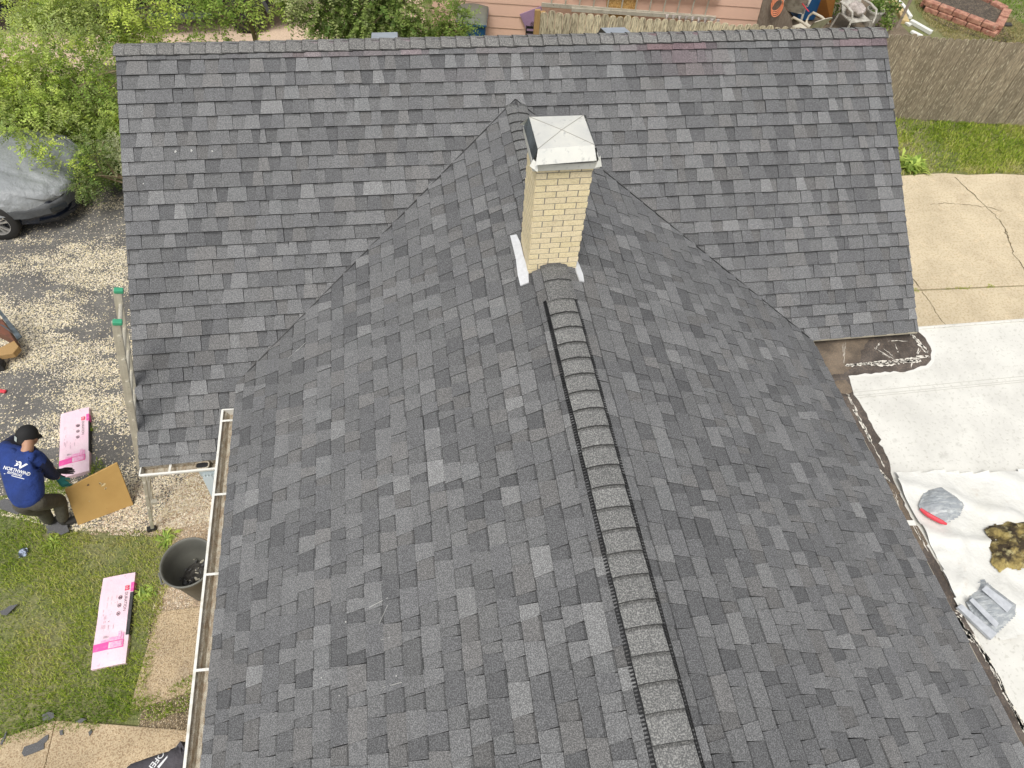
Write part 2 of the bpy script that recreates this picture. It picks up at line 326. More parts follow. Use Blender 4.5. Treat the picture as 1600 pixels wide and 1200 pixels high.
# ------------------------------------------------------------------ the house
house = empty('brick_house', (1.1, -2.5, 0), 'T shaped house under a new charcoal shingle roof with a brick chimney', 'house')
p1 = 0.54236; nB = V(0, -math.sin(p1), math.cos(p1)); vB = V(0, -math.cos(p1), -math.sin(p1)); O = V(0, 0, 4.1)
sL = [0.156,0.307,0.453,0.599,0.743,0.894,1.037,1.184,1.325,1.476,1.623,1.777,1.921,2.058,2.198,2.345,2.5,2.647,2.791,2.942,3.09,3.237,3.375,3.514,3.664,3.815,3.948,4.072,4.153]
sR = [0.202,0.351,0.494,0.639,0.789,0.936,1.08,1.229,1.374,1.519,1.667,1.813,1.955,2.1,2.214,2.343,2.49,2.627,2.775,2.919,3.063,3.179,3.301,3.441]
XL, XR = -2.90, 5.25
sR += [3.441+.02+sL[i]-sL[23] for i in range(24, len(sL))]
A = V(1.02768,-0.58476,3.7476); G = V(1.0858,-9.2,3.7476); VL = V(-1.939,-2.9329,2.3325); EL = V(-1.752,-9.2,2.401); VR = V(3.9772,-2.9535,2.3201); ER = V(4.0955,-9.2,2.283)
TONES = [(.077,.078,.080), (.086,.087,.089), (.100,.101,.102), (.094,.095,.096), (.108,.109,.110), (.082,.083,.085), (.122,.123,.123), (.098,.097,.096), (.103,.105,.106)]
TW = np.array([3, 5, 7, 7, 3.5, 4, 1.6, 5, 1.2]); TW = TW/TW.sum()
def clip(poly, a, b, c):
    """keep a*u+b*s<=c ; poly rows (u,s)"""
    out = []
    for i in range(len(poly)):
        p, q = poly[i], poly[(i+1) % len(poly)]; dp = a*p[0]+b*p[1]-c; dq = a*q[0]+b*q[1]-c
        if dp <= 0: out.append(p)
        if (dp < 0) != (dq < 0) and dp != dq:
            t = dp/(dp-dq); out.append((p[0]+(q[0]-p[0])*t, p[1]+(q[1]-p[1])*t))
    return out
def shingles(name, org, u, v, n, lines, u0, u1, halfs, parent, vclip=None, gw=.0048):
    """lines: functions s(u) of every butt line, first entry is the upper limit; laminated shingles with random tabs"""
    mb = MB(); u = np.array(u); v = np.array(v); n = np.array(n); org = np.array(org)
    for k in range(1, len(lines)):
        up, dn = lines[k-1], lines[k]; x = u0 - rng.uniform(0, .5); raised = rng.random() < .5; piece_end = x; off = 0; joint = False
        while x < u1:
            if x >= piece_end: piece_end = x+rng.uniform(.9, 1.0); off = rng.normal(0, .0022); pt = rng.normal(0, .05); joint = True
            raised = not raised
            w = rng.uniform(.085, .215) if raised else rng.uniform(.065, .165)
            if rng.random() < .10: w *= 1.4
            e = min(x+w, piece_end); 
            if piece_end-e < .04: e = piece_end
            fl = .007 if raised else -.0
            a0, a1 = x, e; tone = TONES[rng.choice(len(TONES), p=TW)]
            g = (1+pt)*rng.uniform(.93, 1.07)*(1.04 if raised else .90)
            bl = fnoise(a0*1.0+k*3.1, k*.17, .8); g *= .93+.14*bl
            g = .098*(g/1.0)*(1+1.06*(tone[1]/.098-1))/tone[1]; c = tuple(min(.3, q*g) for q in tone)
            if vclip and k <= 3:     # red chalk dust left along the top courses of the back wing
                ns_ = float(fnoise(np.array(a0*1.3+3), np.array(k*.8), .9))
                rd_ = (.75*np.clip((ns_-.3)*3, 0, 1) if k == 1 else (.5 if k == 2 else .22)*np.clip((ns_-.4)*3, 0, 1)*math.exp(-((a0-2.6)/1.9)**2))
                c = (c[0]*(1+.36*rd_), c[1]*(1-.10*rd_), c[2]*(1-.03*rd_))
            gap = .0022 if joint else 0.0
            sk = rng.uniform(-.006, .006)
            poly = [(a0+gap+fl, up(a0)+off-.004), (a1-fl, up(a1)+off-.004), (a1+fl+sk, dn(a1)+off), (a0+gap-fl+sk, dn(a0)+off)]
            if not raised and rng.random() < .5:
                poly[2] = (poly[2][0], poly[2][1]-.003); poly[3] = (poly[3][0], poly[3][1]-.003)
            for (ha, hb, hc) in halfs: poly = clip(poly, ha, hb, hc) if poly else poly
            if vclip and len(poly) > 2: poly = vclip(poly)
            joint = False; x = e
            if len(poly) < 3: continue
            hz = lambda uu, ss: .0025+(.0095+(.0035 if raised else 0))*np.clip((ss-up(uu))/.145, 0, 1)+(.003 if raised else 0)
            top = [org+u*p[0]+v*p[1]+n*hz(*p) for p in poly]; bot = [org+u*p[0]+v*p[1]-n*.004 for p in poly]; m = len(poly)
            mb.add(top, [tuple(range(m))], c)
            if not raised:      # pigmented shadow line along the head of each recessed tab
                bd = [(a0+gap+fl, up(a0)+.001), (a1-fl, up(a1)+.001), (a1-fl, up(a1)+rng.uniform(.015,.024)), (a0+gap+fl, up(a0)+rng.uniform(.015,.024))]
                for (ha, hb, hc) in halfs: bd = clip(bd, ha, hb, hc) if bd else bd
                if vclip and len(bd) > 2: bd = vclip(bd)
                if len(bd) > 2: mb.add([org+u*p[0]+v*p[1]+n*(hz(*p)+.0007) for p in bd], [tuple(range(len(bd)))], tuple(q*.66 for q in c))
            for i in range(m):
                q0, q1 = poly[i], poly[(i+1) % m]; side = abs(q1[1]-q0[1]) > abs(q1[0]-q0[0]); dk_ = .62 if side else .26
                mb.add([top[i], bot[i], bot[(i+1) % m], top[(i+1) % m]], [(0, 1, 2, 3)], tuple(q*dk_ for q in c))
            gp_ = [(a0+gap+fl, up(a0)-.001), (a1-fl, up(a1)-.001), (a1-fl, up(a1)+gw*rng.uniform(.8,1.2)), (a0+gap+fl, up(a0)+gw*rng.uniform(.8,1.2))]  # dark strip on every tab, painting the shade below the butt above
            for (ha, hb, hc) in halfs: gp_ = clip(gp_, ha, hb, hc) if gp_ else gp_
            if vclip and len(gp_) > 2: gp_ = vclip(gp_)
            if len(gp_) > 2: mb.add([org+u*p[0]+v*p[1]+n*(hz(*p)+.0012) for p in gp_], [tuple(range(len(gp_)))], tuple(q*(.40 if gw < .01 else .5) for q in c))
    o = mb.build(name, M['shingle'], parent)
    bm = bmesh.new(); bm.from_mesh(o.data)
    bmesh.ops.recalc_face_normals(bm, faces=[f for f in bm.faces]); 
    for f in bm.faces:
        if abs(f.normal.dot(Vector(n))) > .8 and f.normal.dot(Vector(n)) < 0: f.normal_flip()
    bm.to_mesh(o.data); bm.free()
    return o
def lerpf(a, b, xa, xb): return lambda x: a+(b-a)*(x-xa)/(xb-xa)
linesB = [lerpf(.0, .0, XL, XR)]+[lerpf(a, b, XL, XR) for a, b in zip(sL, sR)]
# back wing: left rake and right rake lean a little; the right part ends four courses higher
xl0, xl1 = -2.903, -2.876; xr0, xr1 = 5.295, 5.209
halfs = [(-1, (xl1-xl0)/4.15, -xl0), (1, (xr0-xr1)/3.44, xr0)]
sA, sVL, sVR = .5848/math.cos(p1), 3.4242, 3.4480
def vclip(poly):
    cxp = sum(p[0] for p in poly)/len(poly)
    us_ = [p[0] for p in poly]; ss2 = [p[1] for p in poly]
    if (min(us_) < A[0] < max(us_) and min(ss2) < sA) or (cxp < 0 and sum(ss2)/len(ss2) > 3.395): return poly
    if cxp < A[0]: a_, b_ = (sVL-sA), -(VL[0]-A[0]); c_ = a_*A[0]+b_*sA
    else: a_, b_ = -(sVR-sA), (VR[0]-A[0]); c_ = a_*A[0]+b_*sA
    L_ = math.hypot(a_, b_); sg = 1
    if cxp < A[0] and (a_*(-10)+b_*0) > c_: a_, b_, c_ = -a_, -b_, -c_
    if cxp >= A[0] and (a_*(10)+b_*0) > c_: a_, b_, c_ = -a_, -b_, -c_
    return clip(poly, a_, b_, c_)
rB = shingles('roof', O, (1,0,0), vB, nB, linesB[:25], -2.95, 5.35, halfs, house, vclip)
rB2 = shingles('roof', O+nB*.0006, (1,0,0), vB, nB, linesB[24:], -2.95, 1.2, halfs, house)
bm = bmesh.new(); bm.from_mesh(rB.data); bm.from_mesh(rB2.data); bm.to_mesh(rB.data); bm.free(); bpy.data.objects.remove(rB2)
def front(ridge0, ridge1, e0, e1, name):
    u = (ridge1-ridge0)/np.linalg.norm(ridge1-ridge0); n = np.cross(u, e0-ridge0); n /= np.linalg.norm(n); n *= np.sign(n[2])
    v = np.cross(u, n); v *= np.sign(np.dot(v, e0-ridge0))
    c0 = ((e0-ridge0)@u, (e0-ridge0)@v); c1 = ((e1-ridge0)@u, (e1-ridge0)@v)
    fr = [.0, .215, .356,.489,.633,.773,.916,1.064,1.204,1.348,1.497,1.641,1.784,1.930,2.079,2.217,2.363,2.513,2.655,2.80,2.942,3.076,3.20,3.301]
    if name == 'R': fr = [0, .075, .215]+[.215+.1426*i for i in range(1, 22)]
    S0 = 3.27; tot = fr[-1]
    Sf = lambda u_: c0[1]+(c1[1]-c0[1])*(u_-c0[0])/(c1[0]-c0[0])
    lines = [(lambda u_, q=q: q/tot*Sf(u_)) for q in fr]
    # valley half plane through (0,0)-(c0): keep the near side
    hv = (-c0[1], c0[0], 0.0); s_ = math.hypot(c0[0], c0[1]); hv = (hv[0]/s_, hv[1]/s_, .022)
    return shingles('roof', ridge0+n*.002, u, v, n, lines, -.1, 8.7, [hv, (1, 0, 8.6)], house, gw=.0185 if name == 'R' else .006)  # right slope gets a wider strip of that painted butt shade
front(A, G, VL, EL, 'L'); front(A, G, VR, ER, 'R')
# decking under the shingles, rear slopes and gable ends
def back(x, s): return O+V(x,0,0)+vB*s
def deck(mb, pts, t=.11, off=.006):
    pts = [np.array(p) for p in pts]; n = np.cross(pts[1]-pts[0], pts[2]-pts[0]); n /= np.linalg.norm(n); n *= np.sign(n[2])
    a = [p-n*off for p in pts]; b = [p-n*(off+t) for p in pts]; m = len(pts)
    mb.add(a+b, [tuple(range(m)), tuple(range(m, 2*m))]+[(i, m+i, m+(i+1) % m, (i+1) % m) for i in range(m)])
mb = MB()
deck(mb, [back(xl0+.02,.02), back(xr0-.02,.02), back(xr1-.02,3.42), back(1.2,3.42), back(1.2,4.12), back(xl1+.02,4.12)])
rear = lambda x, s: V(x, -back(x, s)[1], back(x, s)[2])
deck(mb, [rear(xl0+.02,.02), rear(xr0-.02,.02), rear(xr1-.02,3.42), rear(xl1+.02,3.42)])
A2 = A+(G-A)/np.linalg.norm(G-A)*.16-V(0,0,.012); G2 = G-V(0,0,.012)
deck(mb, [A2, VL*.93+A*.07+V(.05,-.10,.0), EL+V(.06,0,.02), G2]); deck(mb, [A2, G2, ER+V(-.04,0,.015), VR*.96+A*.04+V(-.02,-.06,0)])
o = mb.build('roof_deck', mat('black underlayment', (.03,.03,.032), .9), house)
mb = MB(); rs = []
mb2 = MB(); a_, b_ = rear(XL,0), rear(XR,3.44)
linesR = [lerpf(.143*i, .143*i, 0, 1) for i in range(0, 25)]
shingles('roof', O, (-1,0,0), V(0, math.cos(p1), -math.sin(p1)), V(0, math.sin(p1), math.cos(p1)), linesR, -5.3, 2.95, [(1,0,2.90),(-1,0,5.27)], house)
# walls: front wing and back wing with gables
mb = MB()
zf = 2.30
def gable(mb, poly, y0, y1=None):
    pass
def wallbox(mb, pts2, z0, z1, t=.15):
    n_ = len(pts2)
    for i in range(n_):
        a = Vector((*pts2[i], 0)); b = Vector((*pts2[(i+1) % n_], 0)); d = (b-a).normalized(); nn = Vector((-d.y, d.x, 0))*t
        mb.add([(a.x,a.y,z0),(b.x,b.y,z0),(b.x,b.y,z1),(a.x,a.y,z1),(a.x+nn.x,a.y+nn.y,z0),(b.x+nn.x,b.y+nn.y,z0),(b.x+nn.x,b.y+nn.y,z1),(a.x+nn.x,a.y+nn.y,z1)],
               [(0,1,2,3),(5,4,7,6),(3,2,6,7)])
ys = -2.72
wallbox(mb, [(-2.45,-2.2),(-1.62,-2.2),(-1.62,-8.9),(3.86,-8.9),(3.86,ys),(5.0,ys),(5.0,2.7),(-2.45,2.7)], 0, 1.98)
# upper walls and gables closed up to the roof
hB = lambda y: 4.1-abs(y)*math.tan(p1)-.14
for x in (-2.45, 5.0-.15):
    yl = -2.2 if x < 0 else -2.7
    mb.add([(x,yl,1.98),(x,2.7,1.98),(x,2.7,hB(2.7)),(x,0,hB(0)),(x,yl,hB(yl)),(x+.15,yl,1.98),(x+.15,2.7,1.98),(x+.15,2.7,hB(2.7)),(x+.15,0,hB(0)),(x+.15,yl,hB(yl))], [(0,1,2,3,4),(9,8,7,6,5)])
mb.add([(-1.62,-8.9,1.98),(3.86,-8.9,1.98),(3.86,-8.9,2.22),(1.08,-8.9,3.6),(-1.62,-8.9,2.28)], [(0,1,2,3,4)])
for x, z in ((-1.62, 2.3), (3.86, 2.2)):
    mb.add([(x,-8.9,1.98),(x,-2.9,1.98),(x,-2.9,z),(x,-8.9,z)], [(0,1,2,3)])
o = mb.build('wall', M['housewall'], house); tag(o)
# rake and fascia boards
mb = MB()
mb.bar(back(xl0+.012,.03)-nB*.065, back(xl1+.012,4.10)-nB*.065, .02, .10, up=nB)
mb.bar(back(xr0-.012,.03)-nB*.065, back(xr1-.012,3.40)-nB*.065, .02, .10, up=nB)
mb.bar(EL+V(.045,0,-.085), VL+V(.045,-.02,-.085), .022, .12); mb.bar(VR+V(-.005,0,-.075), ER+V(-.005,0,-.075), .022, .13)
mb.bar(back(xl1+.03,4.115)+V(0,0,-.075), back(-1.7,4.115)+V(0,0,-.075), .022, .13)
mb.build('fascia', M['white_metal'], house)
mb = MB(); mb.bar(VR+V(.004,-.02,-.002), ER+V(.004,0,-.002), .012, .02); mb.bar(back(4.0,3.45)+V(0,0,.0), back(xr1-.01,3.45), .012, .02)
mb.build('drip_edge', mat('beige drip edge', (.42,.38,.29), .5), house)

# ridge caps
def cap(mb, c, du, wv, n0, nl, nr, length, wl, tone, lift0, lift1, butt=1, wr=None):
    """one bent cap shingle: centre line start c going du for length; nl/nr are the two down-slope directions"""
    wr = wl if wr is None else wr
    fr = [1.0, .75, .5, .32, .18, .08]; segs = [(-1, f) for f in fr]+[(0, 0)]+[(1, f) for f in fr[::-1]]
    rows = []; ts = [0, .047, length-.004, length] if butt else [0, .004, length-.040, length]
    for t in ts:
        lf = lift0+(lift1-lift0)*t/length; row = []
        for sd, f_ in segs:
            d = nl if sd < 0 else nr; w_ = (wl if sd < 0 else wr)*f_
            rnd = .027*math.exp(-(w_/.060)**2)
            row.append(np.array(c)+du*t+(d*w_ if sd else 0)+n0*(lf-rnd))
        rows.append(row)
    m = len(segs); top = [p for r_ in rows for p in r_]
    band = tuple(q*.68 for q in tone); dk = tuple(q*.3 for q in tone); cols = [band, tone, dk] if butt else [dk, tone, band]  # band: granule pigment plus painted shade under the overlapping cap's butt
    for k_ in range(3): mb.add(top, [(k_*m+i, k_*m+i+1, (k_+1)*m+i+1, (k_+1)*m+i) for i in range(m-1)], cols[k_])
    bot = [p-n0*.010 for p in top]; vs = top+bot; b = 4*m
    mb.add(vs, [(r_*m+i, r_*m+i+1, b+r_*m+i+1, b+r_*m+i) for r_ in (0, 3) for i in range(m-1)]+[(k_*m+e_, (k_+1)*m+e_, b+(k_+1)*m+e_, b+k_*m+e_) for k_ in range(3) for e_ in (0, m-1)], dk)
def fixn(o):
    bm = bmesh.new(); bm.from_mesh(o.data); 
    for f in bm.faces:
        if f.normal.z < -.15: f.normal_flip()
    bm.to_mesh(o.data); bm.free()
mb = MB(); vR = V(0, math.cos(p1), -math.sin(p1)); x = XR+.03; Xl = -2.92; nz = V(0,0,1)
xs = [5.28]; 
while xs[-1] > Xl+.05: xs.append(xs[-1]-.1555*rng.uniform(.96, 1.04))
for i in range(len(xs)-1):
    t = rng.uniform(.92, 1.10); tone = tuple(q*t for q in (.135,.132,.128))
    # overlapping to the left: each cap lies over the next one to its left
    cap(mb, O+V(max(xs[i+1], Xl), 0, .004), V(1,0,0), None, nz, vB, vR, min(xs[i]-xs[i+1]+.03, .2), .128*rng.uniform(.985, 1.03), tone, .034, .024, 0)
# short butt side: the left edge of each cap is the proud one
o = mb.build('ridge_cap', M['shingle_cap'], house); fixn(o)
# front ridge, plain caps from the valley to the chimney, then in front of it over the vent
ur = (G-A)/np.linalg.norm(G-A)
dl = (VL-A)-((VL-A)@ur)*ur; dl /= np.linalg.norm(dl); dr = (VR-A)-((VR-A)@ur)*ur; dr /= np.linalg.norm(dr)
mb = MB(); t = .09
while t < 2.05:
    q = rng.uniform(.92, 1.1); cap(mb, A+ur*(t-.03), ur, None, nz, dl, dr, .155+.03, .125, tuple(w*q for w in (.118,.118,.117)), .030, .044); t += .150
o = mb.build('ridge_cap', M['shingle_cap'], house); fixn(o)
shf = lambda t: V(-.020+(t-2.8)*.0085, 0, 0)
mb = MB()
for t0_, t1_, l0, l1_ in ((2.415, 2.616, .022, .036), (2.585, 2.845, .026, .046)):
    cap(mb, A+ur*t0_+shf(2.8)*.7, ur, None, nz, dl, dr, t1_-t0_, .128, tuple(w for w in (.112,.112,.112)), l0+.014, l1_+.014)
vent_t0 = 2.80; t = 2.845
while t < 8.5:
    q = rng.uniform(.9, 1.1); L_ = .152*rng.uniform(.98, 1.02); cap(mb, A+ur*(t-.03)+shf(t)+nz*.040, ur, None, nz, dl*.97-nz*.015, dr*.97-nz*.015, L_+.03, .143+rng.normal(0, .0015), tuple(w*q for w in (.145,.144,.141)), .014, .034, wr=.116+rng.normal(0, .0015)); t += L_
o = mb.build('ridge_cap', M['shingle_cap'], house); fixn(o)
# the plastic ridge vent below the caps with its toothed edges
rv = MB()
for d, nn in ((dl, -1), (dr, 1)):
    nv = np.cross(ur, d); nv *= np.sign(nv[2])
    a = A+ur*vent_t0+shf(vent_t0)+nv*.010; b = A+ur*8.58+shf(8.58)+nv*.010
    w = .106 if nn > 0 else .118; k0 = w-.106+(.010 if nn > 0 else 0)
    g_ = d*.055
    rv.add([a+g_, b+g_, b+d*w, a+d*w, a+g_+nv*.010, b+g_+nv*.010, b+d*w+nv*.014, a+d*w+nv*.014], [(0,1,2,3),(4,5,6,7),(3,2,6,7),(0,3,7,4),(1,2,6,5)])
    rv.bar(a+d*(.110+k0)+nv*.004, b+d*(.110+k0)+nv*.004, .010, .016, up=nv)
    t = vent_t0
    while t < 8.55:
        p = A+ur*t+shf(t)+d*(.112+k0)+nv*.018
        rv.bar(p, p+d*.026-nv*.004, .0095, .013, up=nv); t += .0215
    rv.bar(A+ur*vent_t0+shf(vent_t0)+d*(.139+k0)+nv*.013, A+ur*8.55+shf(8.55)+d*(.139+k0)+nv*.013, .0035, .006, up=nv)
rv.build('ridge_vent', M['black_plastic'], house)

# box vents on the rear slope, their hoods peep over the ridge
for cxv, nm in ((-.285, 'L'), (2.335, 'R')):
    mb = MB(); y0 = .40; w = .142
    zt = 3.945
    f = lambda y: 4.1-y*math.tan(p1)
    mb.add([(cxv-w,.30,zt-.00),(cxv+w,.30,zt),(cxv+w,.66,zt-.10),(cxv-w,.66,zt-.10),(cxv-w-.02,.30,zt-.09),(cxv+w+.02,.30,zt-.09),(cxv+w+.02,.68,zt-.17),(cxv-w-.02,.68,zt-.17)],
           [(0,1,2,3),(0,4,5,1),(2,6,7,3)])
    mb.add([(cxv-w-.08,.26,f(.26)+.016),(cxv+w+.08,.26,f(.26)+.016),(cxv+w+.08,.78,f(.78)+.016),(cxv-w-.08,.78,f(.78)+.016)], [(0,1,2,3)])
    v_ = mb.build('roof_vent', M['vent_grey'], house)
    mb = MB()
    for sx in (-1, 1):
        mb.add([(cxv+sx*w,.30,zt-.003),(cxv+sx*w,.66,zt-.103),(cxv+sx*(w+.02),.68,zt-.173),(cxv+sx*(w+.02),.30,zt-.093)], [(0,1,2,3)])
    mb.box((cxv-w*.8,.34,3.62),(cxv+w*.8,.62,zt-.13)); mb.build('screen', M['black_plastic'], v_)

# ------------------------------------------------------------------ chimney
chim = empty('chimney', (1.03, -2.8, 3.4), None, None); chim.parent = house; chim.matrix_parent_inverse = parent_matrix(house).inverted()
X0, X1, Y0, Y1, ZT = .812, 1.232, -3.005, -2.60, 4.725
mb = MB(); mb.box((X0+.004, Y0+.004, 2.9), (X1-.004, Y1-.004, ZT-.002)); mb.build('mortar', M['mortar'], chim)
mb = MB(); ch = .0573; nrow = int((ZT-3.2)/ch); bl = .168
def bricks(axis, fixed, a0, a1, out):
    for r in range(nrow):
        z1 = ZT-.004-r*ch; z0 = z1-ch+.009; s_ = a0-(bl*.5 if r % 2 else 0)-(.03 if axis == 'y' else 0)
        while s_ < a1:
            b0 = max(s_+.0045, a0); b1 = min(s_+bl-.0045, a1); s_ += bl
            if b1-b0 < .012: continue
            g = rng.uniform(.92, 1.04); c = (.84*g, .72*g, .475*g*rng.uniform(.96, 1.04))
            if axis == 'x': lo, hi = (b0, min(fixed, fixed+out), z0), (b1, max(fixed, fixed+out), z1)
            else: lo, hi = (min(fixed, fixed+out), b0, z0), (max(fixed, fixed+out), b1, z1)
            mb.box(lo, hi, c)
bricks('x', Y0, X0-.002, X1+.002, .01); bricks('x', Y1, X0-.002, X1+.002, -.01); bricks('y', X0, Y0+.011, Y1-.011, .01); bricks('y', X1, Y0+.011, Y1-.011, -.01)
mb.build('brickwork', M['brick'], chim)
# cap: pan with drip rim, corner legs, flared lid with cross break
mb = MB()
px0, px1, py0, py1 = X0-.035, X1+.03, Y0-.038, Y1+.035
mb.box((px0,py0,ZT),(px1,py1,ZT+.012)); 
for a, b in (((px0,py0),(px1,py0)),((px1,py0),(px1,py1)),((px1,py1),(px0,py1)),((px0,py1),(px0,py0))):
    mb.bar((*a,ZT+.02),(*b,ZT+.02),.008,.05)
mb.bar((px0+.03,py0+.03,ZT+.035),(px1-.2,py0+.03,ZT+.035),.012,.045); mb.bar((px0+.27,py0+.03,ZT+.035),(px1-.03,py0+.03,ZT+.035),.012,.045)
capo = mb.build('chimney_cap', M['galv'], chim)
mb = MB(); mb.box((px0+.225,py0+.012,ZT+.01),(px0+.245,py0+.05,ZT+.085))
for x in (px0+.04, px1-.04):
    for y in (py0+.04, py1-.04): mb.box((x-.012,y-.012,ZT),(x+.012,y+.012,ZT+.13))
mb.box((px0+.06,py0+.06,ZT+.012),(px1-.06,py1-.06,ZT+.07)); mb.build('flue_mesh', M['darkalloy'], capo)
zt, zb = 4.895, 4.805; T = [(.800,-3.035),(1.207,-3.012),(1.200,-2.655),(.795,-2.650)]; ctr = V(1.003,-2.84,zt+.012)
B = [(.782,-3.092),(1.226,-3.070),(1.262,-2.60),(.738,-2.595)]
Tp = [V(*p, zt) for p in T]; Bp = [V(*p, zb) for p in B]; Bp[3][2] = zb-.01
mb = MB(); mb.add(Tp+[ctr], [(0,1,4),(1,2,4),(2,3,4),(3,0,4)])
mb.add([Tp[0],Tp[1],Bp[1],Bp[0]], [(0,3,2,1)]); mb.add([Tp[2],Tp[3],Bp[3],Bp[2]], [(0,3,2,1)])
lid = mb.build('lid', M['galv'], capo)
mb = MB(); q = V(.735,-3.03,zb-.015)
mb.add([Tp[3]+V(-.002,0,0),Tp[0]+V(-.002,0,0),V(.776,-3.02,zb-.02),V(.768,-2.60,zb-.02)], [(0,1,2,3)])
mb.add([Tp[1]+V(.002,0,0),Tp[2]+V(.002,0,0),V(1.265,-2.60,zb-.02),V(1.256,-3.05,zb-.02)], [(0,1,2,3)])
mb.build('lid_skirt', M['galv_dark'], lid)
mb = MB(); mb.tube([Tp[0]+V(0,0,.002), ctr+V(0,0,.001), Tp[2]+V(0,0,.002)], .0022, 5); mb.tube([Tp[1]+V(0,0,.002), ctr+V(0,0,.001), Tp[3]+V(0,0,.002)], .0022, 5)
mb.build('cross_break', mat('crease', (.30,.29,.26), .5), lid)
mb = MB()   # bent corner flap on the left
mb.add([(.748,-3.045,ZT+.04),(.80,-3.10,ZT+.028),(.80,-3.06,ZT+.075),(.775,-3.03,ZT+.085)], [(0,1,2,3)])
mb.add([(1.215,-3.09,ZT+.035),(1.275,-3.06,ZT+.02),(1.262,-3.02,ZT+.085)], [(0,1,2)])
mb.build('bent_flap', M['galv'], capo)
# step flashing strips against the brick and shingled saddle in front
def plane_pt(px, py, d):   # pixel of the photo to the front roof planes
    n = np.cross(ur, d); n *= np.sign(n[2]); return atp(px, py, A+n*.03, n), n
for side, d, pts in (('L', dl, [(797,368),(807,366),(813,379),(818,400),(825,420),(826,441),(813,446),(809,430),(806,405),(802,388)]),
                     ('R', dr, [(899,411),(901,404),(906,415),(911,428),(913,440),(906,438),(901,424)])):
    mb = MB(); P = []; n = None
    for p in pts:
        q, n = plane_pt(*p, d); P.append(q)
    m = len(P); mb.add(P+[q-n*.012 for q in P], [tuple(range(m)), tuple(range(2*m-1, m-1, -1))]+[(i, m+i, m+(i+1) % m, (i+1) % m) for i in range(m)])
    fo = mb.build('flashing', M['flash'], chim); fixn(fo)

# ------------------------------------------------------------------ gutters
def gutter(a, b, out, w, depth, name, hang, caps=(True, True)):
    """open K style trough from a to b, 'out' points away from the wall"""
    a = V(*a); b = V(*b); out = V(*out); d = (b-a)/np.linalg.norm(b-a); Z = V(0,0,1)
    prof = [(0,0),(0,-depth),(w*.62,-depth),(w*.8,-depth*.55),(w,-depth*.4),(w,-.004)]
    th = .004; mb = MB(); n = len(prof)
    inner = [(0+th,0),(th,-depth+th),(w*.62-th*.3,-depth+th),(w*.8-th,-depth*.55+th),(w-th,-depth*.4+th),(w-th,-.004)]
    for pr in (prof,):
        vs = [a+out*p[0]+Z*p[1] for p in pr]+[b+out*p[0]+Z*p[1] for p in pr]
        mb.add(vs, [(i, i+1, n+i+1, n+i) for i in range(n-1)])
    for q, on in ((a, caps[0]), (b, caps[1])):
        if on: mb.add([q+out*p[0]+Z*p[1] for p in prof], [tuple(range(n))])
    mb.bar(a+out*(w-.002)-Z*.004, b+out*(w-.002)-Z*.004, .020, .012)
    for q, on in ((a, caps[0]), (b, caps[1])):
        if on: mb.bar(q+out*0-Z*.004, q+out*w-Z*.004, .012, .010)
    g = mb.build('gutter', M['white_metal'], house)
    mi = MB(); vs = [a+out*p[0]+Z*p[1] for p in inner]+[b+out*p[0]+Z*p[1] for p in inner]
    mi.add(vs, [(i, n+i, n+i+1, i+1) for i in range(n-1)]); mi.build('gutter_lining', M['gutter_in'], g)
    L = np.linalg.norm(b-a)
    for t in hang:
        p = a+d*t; h = MB(); h.bar(p+out*.0+Z*.004, p+out*(w)+Z*.002, .020, .004)
        h.box((-.004,-.004,0),(.004,.004,.004), M=Matrix.Translation(Vector(p+out*.03+Z*.006)))
        h.build('hanger', M['white_metal'], g)
    return g
ge0 = EL+V(-.012,0,-.02); ge1 = V(-1.942,-3.23,2.31)
gd = (EL-V(*ge1)); 
g0 = V(-1.945,-3.22,2.305); g1 = V(-1.770,-9.1,2.375)
gutter(g0, g1, (-1,.03,0), .112, .10, 'left', [.13, .90, 1.62, 2.36, 3.15, 3.9, 4.7, 5.5])
h0 = V(-2.868,-3.535,1.945); h1 = V(-1.80,-3.535,1.945)
gB = gutter(h0, h1, (0,-1,0), .105, .085, 'back', [.27, .80], caps=(True, True))
mb = MB(); mb.tube([(-2.29,-3.60,1.868),(-2.29,-3.60,1.885)], .0, 4)
mb = MB(); rr = [(.062*math.copysign(abs(math.cos(a))**.6, math.cos(a)), .036*math.copysign(abs(math.sin(a))**.6, math.sin(a))) for a in np.linspace(0, 2*math.pi, 25)[:-1]]
mb.tube([(-2.31+p[0], -3.583+p[1], 1.935) for p in rr]+[(-2.31+rr[0][0], -3.583+rr[0][1], 1.935)], .008, 6); mb.build('outlet_ring', M['gutter_in'], gB)
mb = MB(); mb.add([(-2.31+p[0]*.9, -3.583+p[1]*.9, 1.93) for p in rr], [tuple(range(24))]); mb.build('outlet', M['black_plastic'], gB)
# downspout elbow running back to the wall corner
mb = MB(); D0, D1 = at(326,741,1.84), at(354,800,1.36); mb.bar(D0, D1, .11, .075); mb.bar(D1+V(0,.0,.02), D1+V(.08,.10,-1.3), .10, .07)
for s_ in (-.03,0,.03): mb.bar(D0+V(s_,-.02,.035), D1+V(s_,-.02,.035), .012, .01)
mb.build('downspout', M['downspout'], house)
mb = MB(); mb.box((-2.36,-3.62,1.78),(-2.12,-3.55,1.858)); mb.build('gutter_outlet_box', M['downspout'], house)

